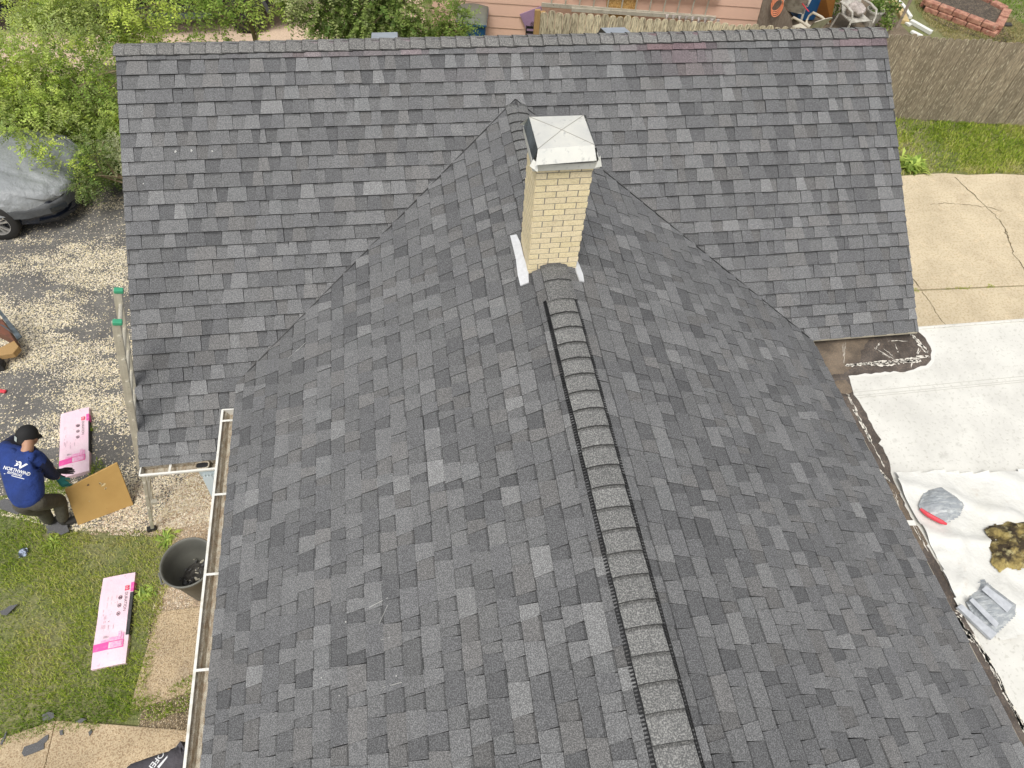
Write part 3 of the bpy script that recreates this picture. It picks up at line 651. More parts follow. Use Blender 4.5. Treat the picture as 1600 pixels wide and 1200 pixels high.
# ------------------------------------------------------------------ flat roof on the right
FZ = 2.2
flat = empty('flat_roof', (6.5, -5.5, FZ), None, None); flat.parent = house; flat.matrix_parent_inverse = parent_matrix(house).inverted()
def grid(name, poly, z, m, parent, step=.06, amp=0, sc=1.5, seedo=0, fn=None):
    xs = np.arange(min(p[0] for p in poly)-step, max(p[0] for p in poly)+step, step); ys = np.arange(min(p[1] for p in poly)-step, max(p[1] for p in poly)+step, step)
    Xg, Yg = np.meshgrid(xs, ys); Zg = z+amp*(fnoise(Xg+seedo, Yg, sc)-.5)
    if fn is not None: Zg = Zg+fn(Xg, Yg)
    ny, nx = Xg.shape; vs = np.stack([Xg, Yg, Zg], -1).reshape(-1, 3)
    cxm = (Xg[:-1,:-1]+step/2); cym = (Yg[:-1,:-1]+step/2); ok = inpoly(cxm, cym, poly)
    ii, jj = np.nonzero(ok); b = ii*nx+jj; f = np.stack([b, b+1, b+nx+1, b+nx], -1)
    used = np.unique(f); remap = -np.ones(len(vs), int); remap[used] = np.arange(len(used))
    # snap border cells to the outline
    me = npmesh(name, vs[used], remap[f].ravel(), 4); o = link(name, me, m, parent, smooth=True); return o
mb = MB(); mb.box((3.2,-9.3,2.02),(9.6,-2.80,FZ)); mb.box((3.9,-9.3,FZ),(9.6,-9.27,FZ+.02))
mb.box((3.2,-2.832,FZ),(9.6,-2.80,FZ+.022)); mb.build('membrane', M['membrane'], flat, bevel=.006)
mb = MB(); 
for yy in (-3.555, -3.60, -3.625): mb.bar((4.18,yy-.02,FZ+.001),(9.6,yy+.02,FZ+.001),.006,.004)
mb.build('seam', mat('seam line', (.50,.49,.45), .7), flat)
mb = MB(); wallbox(mb, [(3.9,-9.2),(9.5,-9.2),(9.5,-2.9),(3.9,-2.9)], 0, 2.02); mb.build('wall', M['housewall'], flat)
def patch(name, px, z, m, parent, t=.004, jit=.006):
    P = [at(*p, z) for p in px]; Q = []
    for i in range(len(P)):
        a, b = P[i], P[(i+1) % len(P)]; n_ = max(1, int(np.linalg.norm(b-a)/.05))
        for k_ in range(n_): Q.append((a+(b-a)*k_/n_)[:2]+rng.normal(0, jit, 2)*(k_ > 0))
    o = MB().prism(Q, z-t, z).build(name, m, parent)
    bm = bmesh.new(); bm.from_mesh(o.data); bmesh.ops.recalc_face_normals(bm, faces=bm.faces); bm.to_mesh(o.data); bm.free(); return o
z1 = FZ+.006
patch('border_line', [(1262,520),(1440,514),(1453,525),(1462,548),(1460,564),(1451,575),(1423,582),(1312,590),(1290,585)], FZ+.0035, mat('sealant', (.68,.67,.63), .6), flat)
patch('bitumen_patch', [(1255,522),(1432,516),(1446,528),(1456,548),(1455,562),(1447,571),(1420,579),(1324,587),(1290,592)], z1, M['bitumen'], flat)
patch('dusty_patch', [(1250,522),(1375,519),(1350,545),(1345,560),(1318,584),(1295,590)], z1+.003, M['bitumen_pale'], flat, jit=.015)
patch('bitumen_strip', [(1280,585),(1325,585),(1333,612),(1362,662),(1390,722),(1400,758),(1420,800),(1440,838),(1475,895),(1500,950),(1560,1060),(1640,1210),(1680,1290),(1600,1290),(1560,1200),(1400,820)], z1+.001, M['bitumen'], flat, jit=.009)
patch('dusty_patch', [(1303,596),(1322,594),(1332,612),(1325,616),(1312,614)], z1+.004, M['bitumen_pale'], flat)
patch('dusty_patch', [(1385,750),(1400,760),(1420,800),(1450,850),(1440,865),(1420,850),(1395,800)], z1+.004, M['bitumen_pale'], flat, jit=.02)
# scraped white marks on the bitumen
mb = MB()
def scratch(p0, p1, w, n=1, spread=0, z=z1+.0075):
    for _ in range(n):
        a = at(*p0, z)+V(*rng.normal(0, spread, 2), 0); b = at(*p1, z)+V(*rng.normal(0, spread, 2), 0)
        L = np.linalg.norm(b-a); m = max(3, int(L/.02)); d = (b-a)/L; nn = V(-d[1], d[0], 0); vs = []; fs = []
        off = 0
        for i in range(m+1):
            off = off*.8+rng.normal(0, w*.5); ww = w*rng.uniform(.15, 1)*(0.3 if i in (0, m) else 1); c = a+(b-a)*i/m+nn*off
            vs += [c+nn*ww, c-nn*ww]
        for i in range(m):
            if rng.random() < .8: fs.append((2*i, 2*i+1, 2*i+3, 2*i+2))
        mb.add(vs, fs)
for a, b, w, n, s_ in (((1322,571),(1440,562),.014,3,.012),((1350,568),(1452,558),.012,2,.02),((1375,535),(1368,546),.006,2,.004),((1369,546),(1395,561),.004,4,.008),((1387,533),(1418,533),.006,1,0),((1399,537),(1403,551),.007,1,0),
                      ((1423,521),(1450,552),.016,3,.006),((1425,575),(1428,567),.008,1,0),((1432,560),(1438,545),.005,2,.008),((1380,545),(1396,558),.003,2,.01),
                      ((1323,614),(1340,645),.007,3,.006),((1335,640),(1362,692),.009,4,.006),((1355,680),(1382,730),.005,2,.006),((1372,735),(1390,752),.012,5,.018),
                      ((1396,765),(1404,790),.004,2,.01),((1425,815),(1450,860),.004,3,.01),((1462,870),(1478,905),.005,3,.005),((1320,535),(1317,560),.002,3,.03)):
    scratch(a, b, w, n, s_)
for a, b, w, n, s_ in (((1493,965),(1520,1000),.016,9,.02),((1515,985),(1550,1040),.009,6,.01),((1540,1020),(1600,1140),.008,7,.008),((1590,1120),(1640,1210),.008,4,.01),((1505,960),(1530,980),.012,6,.02)):
    scratch(a, b, w, n, s_)
o = mb.build('scrape_marks', M['scrape'], flat); fixn(o)
mb = MB(); mb.bar(at(1418,817,z1+.01), at(1430,817,z1+.012), .05, .006); mb.build('clip', M['white_metal'], flat)
# white sheet lying wrinkled on the flat roof
TP = [at(*p, FZ)[:2] for p in ((1394,740),(1470,738),(1560,743),(1585,738),(1620,724),(1750,690),(1900,760),(1900,1010),(1620,990),(1560,1000),(1497,955),(1470,890),(1445,838),(1418,795))]
def wr(x, y):
    r = .030*np.abs(np.sin((x*1.1+y*2.3)*2.7+5*fnoise(x, y, .8)))**6+.022*np.abs(np.sin((x*2.4-y*1.2)*2.3+6*fnoise(x+4, y, .9)))**8+.03*np.maximum(0, fnoise(x+9, y, 2.1)-.55)*4
    r += .022*np.exp(-((y-(-4.44-.10*(x-4.2)+.05*np.sin(x*5)))/.03)**2)
    return r
tarp = grid('white_sheet', TP, FZ+.013, M['tarp'], None, step=.022, amp=.03, sc=2.2, fn=wr)
tag(tarp, 'wrinkled white sheet spread over the near half of the flat roof', 'sheet')
def blob(px, z, h, m, name, parent=None, step=.02, rough=.03, sc=8):
    P = [at(*p, z)[:2] for p in px]; c = np.mean(P, 0)
    xs = np.arange(min(p[0] for p in P)-.05, max(p[0] for p in P)+.05, step); ys = np.arange(min(p[1] for p in P)-.05, max(p[1] for p in P)+.05, step)
    Xg, Yg = np.meshgrid(xs, ys)
    PA = np.array(P); d = np.full(Xg.shape, 9.)
    for i in range(len(PA)):
        a, b = PA[i], PA[(i+1) % len(PA)]; ab = b-a; t = np.clip(((Xg-a[0])*ab[0]+(Yg-a[1])*ab[1])/(ab@ab), 0, 1)
        d = np.minimum(d, np.hypot(Xg-a[0]-t*ab[0], Yg-a[1]-t*ab[1]))
    ok = inpoly(Xg, Yg, P); d = np.where(ok, d, 0)
    Zg = z+h*(1-np.exp(-d/.05))+np.where(ok, rough*(fnoise(Xg, Yg, sc)-.5)*np.minimum(1, d/.04), 0)
    ny, nx = Xg.shape; vs = np.stack([Xg, Yg, Zg], -1).reshape(-1, 3)
    full = ok[:-1,:-1] | ok[1:,1:] | ok[:-1,1:] | ok[1:,:-1]; ii, jj = np.nonzero(full); b = ii*nx+jj; f = np.stack([b, b+1, b+nx+1, b+nx], -1)
    used = np.unique(f); rm = -np.ones(len(vs), int); rm[used] = np.arange(len(used))
    return link(name, npmesh(name, vs[used], rm[f].ravel(), 4), m, parent, smooth=True)
o = blob([(1538,829),(1545,824),(1556,820),(1565,822),(1574,815),(1590,818),(1640,812),(1650,890),(1610,886),(1590,889),(1577,887),(1562,893),(1554,884),(1549,880),(1552,866),(1545,850),(1546,838)], FZ+.03, .09, M['insul'], 'torn_insulation', rough=.13, sc=11, step=.012)
tag(o, 'mouldy yellow insulation showing through the torn white sheet', 'insulation')
bag = empty('plastic_bag', at(1468,790,FZ+.03), 'clear grey plastic bag with a red strip along one edge, on the white sheet', 'bag', 'plastic bags on the flat roof')
blob([(1437,792),(1448,766),(1470,760),(1490,772),(1505,788),(1498,805),(1480,815),(1455,806)], FZ+.035, .07, M['plastic_bag'], 'film', bag, step=.015, rough=.035, sc=9)
mb = MB(); mb.tube([at(*p, FZ+.06) for p in ((1438,795),(1448,803),(1460,810),(1472,816),(1479,819))], [.012,.02,.022,.02,.01], 8); mb.build('red_strip', M['red'], bag)
bag = empty('plastic_bag', at(1545,950,FZ+.03), 'clear grey plastic bag with two white paper labels beside the bitumen strip', 'bag', 'plastic bags on the flat roof')
blob([(1512,944),(1535,906),(1590,945),(1585,960),(1556,988),(1530,970)], FZ+.035, .06, M['plastic_bag'], 'film', bag, step=.015, rough=.03, sc=9)
for q in ([(1515,938),(1520,934),(1561,974),(1556,981)], [(1534,921),(1541,915),(1583,946),(1574,957)]):
    P = [at(*p, FZ+.105) for p in q]; mb = MB(); mb.add(P+[p-V(0,0,.004) for p in P], [(0,1,2,3),(7,6,5,4),(0,3,7,4),(1,0,4,5),(2,1,5,6),(3,2,6,7)]); o = mb.build('paper_label', M['label_white'], bag); fixn(o)
P = [at(*p, FZ+.05) for p in ((1496,948),(1503,944),(1558,990),(1549,999))]; mb = MB(); mb.add(P+[p-V(0,0,.03) for p in P], [(0,1,2,3),(7,6,5,4),(0,3,7,4),(1,0,4,5),(2,1,5,6),(3,2,6,7)])
o = mb.build('plank', M['label_white']); fixn(o); tag(o, 'narrow pale board on the edge of the bitumen strip', 'board')

# ------------------------------------------------------------------ vegetation helpers
def blades(name, poly, n, h, w, cols, z=0.0, lean=.9, dens=None):
    x0 = min(p[0] for p in poly); x1 = max(p[0] for p in poly); y0 = min(p[1] for p in poly); y1 = max(p[1] for p in poly)
    x = rng.uniform(x0, x1, n*3); y = rng.uniform(y0, y1, n*3)
    jx = x+(fnoise(x, y, 7)-.5)*.12; jy = y+(fnoise(x+5, y+9, 7)-.5)*.12
    ok = inpoly(jx, jy, poly)
    if dens is not None: ok &= rng.random(len(x)) < dens(x, y)
    x = x[ok][:n]; y = y[ok][:n]; n = len(x)
    a = rng.uniform(0, 2*math.pi, n)+3*fnoise(x, y, 1.1); b = rng.uniform(.2, 1, n)*lean; hh = h*rng.uniform(.45, 1.25, n)*(.6+.8*fnoise(x, y, 2.6)); ww = w*rng.uniform(.6, 1.3, n)
    dx, dy = np.cos(a), np.sin(a); sx, sy = -dy*ww/2, dx*ww/2
    base = np.stack([x, y, np.full(n, z)], -1); sd = np.stack([sx, sy, np.zeros(n)], -1)
    mid = base+np.stack([dx*hh*b*.35, dy*hh*b*.35, hh*.62], -1); tip = base+np.stack([dx*hh*b*1.1, dy*hh*b*1.1, hh*(1.0-.35*b)], -1)
    v = np.stack([base-sd, base+sd, mid+sd*.8, mid-sd*.8, tip], 1).reshape(-1, 3)
    k_ = np.arange(n)*5; f = np.stack([k_, k_+1, k_+2, k_+3, k_+2, k_+4], -1)  # quad then tri below
    tri = np.concatenate([np.stack([k_, k_+1, k_+2], -1), np.stack([k_, k_+2, k_+3], -1), np.stack([k_+3, k_+2, k_+4], -1)])
    cols = np.array(cols); t = np.clip(fnoise(x+3, y, .9)*1.5-.25+rng.normal(0, .22, n), 0, .999)*(len(cols)-1)
    i = t.astype(int); fr = (t-i)[:, None]; c = cols[i]*(1-fr)+cols[np.minimum(i+1, len(cols)-1)]*fr
    c = c*rng.uniform(.75, 1.2, n)[:, None]
    return link(name, npmesh(name, v, tri.ravel(), 3, np.concatenate([c, c, c])), M['grass'])
GC = [(.14,.24,.022), (.27,.38,.04), (.42,.50,.07), (.58,.58,.17), (.6,.54,.26)]
LAWN = [(-9,-2.72), (-5.36,-2.80), (-4.98,-2.98), (-4.7,-3.2), (-4.35,-3.30), (-3.95,-3.42), (-3.6,-3.36), (-3.28,-3.40), (-3.30,-3.75), (-3.34,-4.1), (-3.36,-4.5), (-3.36,-4.85), (-3.40,-5.24), (-3.9,-5.32), (-4.3,-5.3), (-4.7,-5.42), (-5.2,-5.45), (-9,-5.5)]
sheet('lawn_soil', LAWN, .012, M['ground'])
LW2 = [(p[0]+(.09 if i in (7,8,9,10,11,12) else 0), p[1]+(.07 if i < 8 else (-.10 if i > 11 else 0))) for i, p in enumerate(LAWN)]
tag(blades('lawn_grass', LW2, 60000, .055, .0062, GC, .01, dens=lambda x, y: np.clip((fnoise(x, y, 1.7)-.30)*5, .30, 1)), kind='stuff')
tag(blades('lawn_grass', [(-4.95,-2.62),(-4.7,-1.75),(-4.35,-1.7),(-4.15,-2.25),(-4.3,-2.75),(-4.6,-3.0)], 2600, .06, .006, GC[:3], .01, dens=lambda x, y: np.clip((fnoise(x, y, 2.5)-.42)*5, 0, 1)), kind='stuff')
tag(blades('edge_grass', [(-3.45,-5.2),(-2.6,-4.95),(-2.5,-5.35),(-3.5,-5.42)], 1500, .05, .006, GC[:3], .012, dens=lambda x, y: np.clip((fnoise(x, y, 3.5)-.4)*6, 0, 1)), kind='stuff')
RL = [(5.3,2.5)]+[(float(p[0]), float(p[1])+.03) for p in edge]+[(15.5,2.6), (15.5,3.6), (12.5,3.92), (9.8,4.27), (5.3,4.9)]
tag(blades('lawn_grass', RL, 44000, .075, .011, GC, 0, dens=lambda x, y: np.clip((fnoise(x, y, 1.3)-.30)*5, .40, 1)), kind='stuff')
tag(blades('lawn_grass', [at(*p) for p in ((1425,-60),(1500,-30),(1520,-5),(1560,18),(1600,40),(1700,70),(1760,60),(1760,-120),(1425,-120))], 22000, .07, .017, [(.13,.24,.03),(.2,.33,.05),(.30,.36,.09)], 0), kind='stuff')
tag(blades('dry_grass', [at(*p) for p in ((1418,-30),(1500,-30),(1520,-5),(1560,18),(1600,40),(1640,72),(1590,69),(1480,62),(1450,40),(1430,10))], 13000, .05, .013, [(.16,.20,.04),(.42,.36,.17),(.50,.42,.22),(.28,.27,.08)], 0), kind='stuff')
tag(blades('joint_grass', [(7.2,jy(7.2)-.035),(9.2,jy(9.2)-.025),(9.2,jy(9.2)+.025),(7.2,jy(7.2)+.035)], 700, .03, .008, GC[1:4], .02, dens=lambda x, y: np.clip((fnoise(x, y, 4)-.42)*6, 0, 1)), kind='stuff')
# pale chips and seeds blown over the drive and the gravel, too many to count
def chips(name, poly, n, size, cols, z, dens, tilt=.35):
    x0 = min(p[0] for p in poly); x1 = max(p[0] for p in poly); y0 = min(p[1] for p in poly); y1 = max(p[1] for p in poly)
    x = rng.uniform(x0, x1, n*4); y = rng.uniform(y0, y1, n*4); ok = inpoly(x, y, poly) & (rng.random(n*4) < dens(x, y)); x = x[ok][:n]; y = y[ok][:n]; n = len(x)
    a = rng.uniform(0, math.pi, n); L = size*rng.uniform(.5, 1.3, n); Wd = L*rng.uniform(.25, .6, n)
    ux = np.stack([np.cos(a)*L, np.sin(a)*L, rng.uniform(-tilt, tilt, n)*L*.5], -1)/2; uy = np.stack([-np.sin(a)*Wd, np.cos(a)*Wd, rng.uniform(-tilt, tilt, n)*Wd], -1)/2
    c0 = np.stack([x, y, z+L*.15+rng.uniform(0, .002, n)], -1)
    v = np.stack([c0-ux-uy*.5, c0+ux*.2-uy, c0+ux+uy*.3, c0-ux*.3+uy], 1).reshape(-1, 3); k_ = np.arange(n)*4
    cols = np.array(cols); c = cols[rng.integers(0, len(cols), n)]*rng.uniform(.75, 1.15, n)[:, None]
    return link(name, npmesh(name, v, (k_[:, None]+np.arange(4)).ravel(), 4, c), M['chips'])
CH = [(.78,.69,.49), (.72,.64,.52), (.82,.75,.60), (.62,.54,.38), (.76,.66,.42)]
def dd(x, y):
    d = np.clip((fnoise(x*.6+2, y*1.7, 1.3)-.415)*4.6, .09, 1)*np.clip(.45+1.2*fnoise(x, y, 4.5), 0, 1)
    d = np.where(y > 2.2, d*np.clip(1-(y-2.2)*.8, .08, 1), d); return d*np.where(x > -3.9, 1.25, 1)
tag(chips('wood_chips', [(-7.6,-2.9),(-5.3,-2.9),(-4.4,-3.2),(-3.3,-3.3),(-2.65,-3.2),(-2.65,1.7),(-3.4,3.2),(-5.0,4.0),(-7.6,3.5)], 90000, .027, CH, .008, dd), kind='stuff')
tag(chips('pebbles', [(-4.3,-3.25),(-4.0,-2.95),(-3.7,-2.4),(-2.2,-2.4),(-2.1,-4.28),(-3.36,-4.28),(-3.3,-3.4)], 15000, .020, [(.66,.56,.42),(.55,.44,.31),(.74,.66,.53),(.32,.24,.17),(.62,.46,.33)], .012, lambda x, y: np.clip((fnoise(x, y, 2)-.25)*3, .1, 1), .7), kind='stuff')
tag(chips('fine_gravel', [(-3.38,-4.28),(-2.2,-4.28),(-2.2,-5.7),(-3.3,-5.5)], 9000, .013, [(.60,.47,.29),(.45,.35,.22),(.28,.2,.12),(.66,.56,.4)], .034, lambda x, y: np.clip((fnoise(x, y, 1.5)-.3)*2.5+.6*(y < -5.15), .02, 1), .7), kind='stuff')
tag(chips('fine_gravel', [(-6,-5.5),(-4.7,-5.42),(-3.5,-5.45),(-2.7,-5.6),(-2.7,-7),(-6,-7)], 12000, .010, [(.66,.50,.30),(.52,.40,.25),(.30,.22,.14),(.70,.60,.42)], .037, lambda x, y: np.clip(fnoise(x, y, 1.5), .2, 1), .5), kind='stuff')

def foliage(parent, center, radii, nspray, leaf, cols, spray=.34, pairs=7, droop=.35, name='crown', shell=.55, cut=None, wid=.5):
    """a crown of many compound sprays spread through an uneven volume"""
    c0 = np.array(center); rd = np.array(radii)
    nsb = max(5, nspray//110); sub = rng.normal(0, 1, (nsb, 3)); sub /= np.linalg.norm(sub, axis=1)[:, None]; sub = sub*rng.uniform(.25, .85, (nsb, 1))
    sr = rng.uniform(.22, .45, nsb); k_ = rng.integers(0, nsb, nspray)
    d = rng.normal(0, 1, (nspray, 3)); d /= np.linalg.norm(d, axis=1)[:, None]
    p = sub[k_]+d*(sr[k_]*rng.uniform(shell, 1.1, nspray))[:, None]; p = c0+p*rd; p[:, 2] = np.maximum(p[:, 2], .12)
    if cut is not None: ok = cut(p); p = p[ok]; d = d[ok]; k_ = k_[ok]
    n = len(p); out = (p-c0)/rd; dirv = out*.6+d*.5+rng.normal(0, .55, (n, 3)); dirv[:, 2] -= droop*rng.uniform(0, 1.4, n); dirv /= np.linalg.norm(dirv, axis=1)[:, None]
    L = spray*rng.uniform(.5, 1.25, n); side = np.cross(dirv, np.array([0, 0, 1.0])+rng.normal(0, .4, (n, 3))); side /= np.linalg.norm(side, axis=1)[:, None]+1e-6; nn = np.cross(side, dirv)
    bc = np.array(cols)[rng.integers(0, len(cols), nsb)][k_]*rng.uniform(.7, 1.3, (n, 1)); mixc = np.array(cols)[rng.integers(0, len(cols), n)]; bc = bc*.6+mixc*.4
    vs = []; cs = []
    for j in range(pairs):
        t = (j+.7)/pairs
        for s_ in (-1, 1):
            q = p+dirv*(L*t)[:, None]-np.array([0,0,1])*(L*.25*t*t)[:, None]
            dl_ = side*s_*.8+dirv*.55+nn*rng.normal(0, .3, (n, 1)); dl_ /= np.linalg.norm(dl_, axis=1)[:, None]
            ll = leaf*rng.uniform(.6, 1.3, n)[:, None]*(1-.3*t); wv = np.cross(dl_, nn+rng.normal(0, .3, (n, 3))); wv /= np.linalg.norm(wv, axis=1)[:, None]+1e-6; wv = wv*ll*wid*.5
            vs.append(np.stack([q, q+dl_*ll*.45+wv, q+dl_*ll, q+dl_*ll*.45-wv], 1)); cs.append(bc*rng.uniform(.75, 1.25, (n, 1)))
    v = np.concatenate(vs).reshape(-1, 3); c = np.concatenate(cs); m = len(v)//4
    # thin stems of the sprays
    o = link(name, npmesh(name, v, np.arange(m*4), 4, c), M['leaf'], parent)
    sv = np.stack([p-side*.0025, p+side*.0025, p+dirv*L[:, None]-np.array([0,0,1])*(L*.25)[:, None]], 1).reshape(-1, 3)
    link('twigs', npmesh('twigs', sv, np.arange(len(sv)), 3), M['stem'], o)
    return o
M['stem'] = mat('green brown stem', (.24,.23,.08), .8)
def tree(name, label, cat, base, center, radii, nspray, leaf, cols, trunk=.06, nl=7, group=None, **kw):
    e = empty(name, (*base, 0), label, cat, group); foliage(e, center, radii, nspray, leaf, cols, **kw)
    mb = MB(); c = np.array(center); b = V(*base, 0); mid = b*.5+c*.5+V(0,0,-.2); mb.tube([b, mid, c], [trunk, trunk*.75, trunk*.4], 8)
    for i in range(nl):
        d = rng.normal(0, 1, 3); d /= np.linalg.norm(d); d[2] = abs(d[2])*.6; s0_ = mid+(c-mid)*rng.uniform(0, 1); e1 = c+d*np.array(radii)*rng.uniform(.5, .9); m_ = (s0_+e1)/2+rng.normal(0, .08, 3)
        mb.tube([s0_, m_, e1], [trunk*.4, trunk*.28, trunk*.1], 6)
    mb.build('trunk', M['bark'], e, smooth=True); return e
LG = [(.28,.42,.08), (.40,.53,.11), (.50,.62,.14), (.17,.28,.06), (.62,.72,.13), (.40,.46,.18)]
DG = [(.14,.23,.05), (.21,.31,.07), (.30,.39,.10), (.10,.17,.04), (.46,.48,.24)]
cutL = lambda p: p[:, 0] < -2.98-.02*p[:, 1]
TG = 'trees and bushes left of the drive'
tree('locust_tree', 'wide bright green locust tree overhanging the hood of the covered car', 'tree', (-5.0,4.6), tuple(at(90,148,1.1)), (2.25,.90,.85), 3400, .060, LG, spray=.36, group=TG, cut=cutL)
tree('shrub', 'small white flowered shrub close against the left edge of the roof', 'shrub', (-4.1,2.9), tuple(at(163,262,.6)), (.50,.85,.55), 1000, .045, DG+[(.5,.52,.33)], spray=.22, pairs=6, group=TG, cut=cutL)
tree('locust_tree', 'yellow green tree at the top left between the two black vehicles', 'tree', (-5.2,6.9), tuple(at(165,22,1.6)), (1.75,.80,.85), 1250, .066, LG, spray=.42, group=TG)
tree('locust_tree', 'thin branched tree hanging over the black pickup', 'tree', (-3.0,6.6), tuple(at(385,10,1.7)), (1.2,.6,.8), 420, .07, LG[:4], spray=.40, group=TG)
tree('leafy_tree', 'dark green leafy tree behind the left roof vent', 'tree', (-.7,6.3), tuple(at(560,20,1.6)), (1.45,.75,1.1), 2600, .060, DG, spray=.32, wid=.7, group=TG)
tree('shrub', 'light feathery shrub in front of the blue bin', 'shrub', (.95,6.0), (.85,5.8,1.25), (.8,.45,.75), 500, .055, LG[:3]+DG[:2], spray=.30, group=TG)
for i, (px, py, z, dx) in enumerate([(38,205,1.35,(.2,-.45,-.1)), (78,225,1.3,(-.1,-.7,-.1)), (20,75,1.6,(-.6,-.2,0)), (70,80,1.5,(-.5,-.3,0))]):
    pass
lt_ = [o_ for o_ in COL.objects if o_.name.startswith('locust_tree') and o_.parent is None][0]
for c_, r_, n_ in (((60,232,1.2),(.30,.28,.10),46), ((18,205,1.4),(.22,.15,.08),26), ((105,255,.95),(.22,.25,.12),40)):
    foliage(lt_, tuple(at(*c_)), r_, n_, .055, LG, spray=.30, name='low_spray')
# weeds
def weed(px, py, z, n, l, label, cols=LG[:3]):
    e = empty('weed', at(px, py, z), label, 'weed'); p = at(px, py, z); vs = []; cs = []
    for i in range(n):
        a = rng.uniform(0, 2*math.pi); q = p+V(*rng.normal(0, l*.35, 2), 0); L = l*rng.uniform(.5, 1.3); d = V(math.cos(a), math.sin(a), 0); s_ = V(-d[1], d[0], 0)*L*.11; el = rng.uniform(.2, .9)
        vs += [q, q+d*L*.4+s_+V(0,0,L*el*.6), q+d*L+V(0,0,L*el*.5), q+d*L*.4-s_+V(0,0,L*el*.6)]; cs.append(np.array(cols[rng.integers(len(cols))])*rng.uniform(.7, 1.3))
    link('leaves', npmesh('leaves', np.array(vs), np.arange(len(vs)), 4, np.array(cs)), M['leaf'], e); return e
weed(1424, 262, .02, 260, .22, 'bushy weed clump where the right lawn meets the concrete beside the roof edge')
weed(262, 843, .01, 60, .10, 'leafy weed at the corner of the lawn next to the gravel bed')
weed(228, 930, .01, 70, .09, 'low weed on the right rim of the lawn beside the grey can')
weed(84, 850, .01, 30, .09, 'broad leafed weed below the worker on the lawn')

# ------------------------------------------------------------------ fence
fence = empty('wooden_fence', (7.0,4.78,0), 'long weathered picket fence behind the house', 'fence')
FH = 1.68; F0 = V(2.433,5.56,0); F1 = V(13.6,3.64,0); fd = (F1-F0)/np.linalg.norm(F1-F0); fn = V(-fd[1], fd[0], 0); FL = np.linalg.norm(F1-F0)
mb = MB(); t = 0; i = 0
while t < FL:
    w = rng.uniform(.128, .142); h = FH+rng.normal(0, .012); a = F0+fd*t; b = F0+fd*(t+w); yo = rng.normal(0, .004)
    x_ = a[0]; mixr = np.clip((x_-6.6)/.8, 0, 1); g = rng.uniform(.78, 1.22)
    c = tuple((np.array((.66,.58,.40))*(1-mixr)+np.array((.30,.25,.175))*mixr)*g)
    cr = .028; q = lambda tt, z, o_: F0+fd*tt+fn*(o_+yo)+V(0,0,z)
    pr = [(t,0.01),(t+w,0.01),(t+w,h-cr*1.6),(t+w-cr*.7,h-cr*.45),(t+w-cr*1.5,h),(t+cr*1.5,h),(t+cr*.7,h-cr*.45),(t,h-cr*1.6)]; m = len(pr)
    mb.add([q(*p, 0) for p in pr]+[q(*p, .018) for p in pr], [tuple(range(m)), tuple(range(m, 2*m))[::-1]]+[(k_, m+k_, m+(k_+1) % m, (k_+1) % m) for k_ in range(m)], c)
    t += w+.006
    i += 1
mb.build('picket_panel', M['fence'], fence)
for z in (.3, 1.30): MB().bar(F0+fn*.04+V(0,0,z), F1+fn*.04+V(0,0,z), .038, .085).build('rail', M['oldwood'], fence)
for t in np.arange(0.05, FL, 2.4): MB().box((-.045,-.045,0),(.045,.045,1.62), M=Matrix.Translation(Vector(F0+fn*.10+fd*t))).build('post', M['newwood'] if t < .1 else M['oldwood'], fence)
MB().box((-.05,-.03,0),(.05,.03,1.70), M=Matrix.Translation(Vector(F0-fd*.055))).build('post', M['newwood'], fence)

# ------------------------------------------------------------------ neighbour's house
nb = empty('siding_house', (4.0,8.5,0), 'pink lap sided house behind the wooden fence', 'house')
wo_ = 1.5; W0 = F0+fn*wo_; wn = fn
def wpt(px, py, off=0.0): return atp(px, py, W0-fn*off, wn)
wa = -2.2; wb = (wpt(1187,38)-W0)@fd
mb = MB(); z = -.02
mb.add([W0+fd*wa+fn*.01, W0+fd*wb+fn*.01, W0+fd*wb+fn*.01+V(0,0,2.6), W0+fd*wa+fn*.01+V(0,0,2.6)], [(0,1,2,3)])
zz = .085
while zz < 2.6:
    mb.add([W0+fd*wa-fn*.016+V(0,0,zz), W0+fd*wb-fn*.016+V(0,0,zz), W0+fd*wb-fn*.002+V(0,0,zz+.247), W0+fd*wa-fn*.002+V(0,0,zz+.247), W0+fd*wa+V(0,0,zz), W0+fd*wb+V(0,0,zz)], [(0,1,2,3),(0,4,5,1)]); zz += .247
mb.add([W0+fd*wb, W0+fd*wb+fn*6, W0+fd*wb+fn*6+V(0,0,2.6), W0+fd*wb+V(0,0,2.6)], [(0,1,2,3)]); mb.add([W0+fd*wa, W0+fd*wa+fn*6, W0+fd*wa+fn*6+V(0,0,2.6), W0+fd*wa+V(0,0,2.6)], [(0,1,2,3)])
mb.add([W0+fd*wa+fn*6, W0+fd*wb+fn*6, W0+fd*wb+fn*6+V(0,0,2.6), W0+fd*wa+fn*6+V(0,0,2.6)], [(0,1,2,3)])
mb.build('siding', M['pink'], nb)
mb = MB(); r0 = W0+fd*(wa-.2)-fn*.25+V(0,0,2.55); r1 = W0+fd*(wb+.2)-fn*.25+V(0,0,2.55); up_ = fn*3.3+V(0,0,1.2)
mb.add([r0, r1, r1+up_, r0+up_, r1+fn*6.6, r0+fn*6.6], [(0,1,2,3),(3,2,4,5)]); mb.add([p-V(0,0,.09) for p in (r0, r1, r1+up_, r0+up_, r1+fn*6.6, r0+fn*6.6)], [(0,1,2,3),(3,2,4,5)])
mb.build('roof', M['scrap'], nb)
P = [wpt(950,-25,.03), wpt(997,-22,.03), wpt(990,29,.03), wpt(946,27,.03)]
mb = MB(); mb.add(P+[p+fn*.02 for p in P], [(0,1,2,3),(0,4,5,1),(1,5,6,2),(2,6,7,3),(3,7,4,0)]); mb.build('boarded_window', M['osb'], nb)
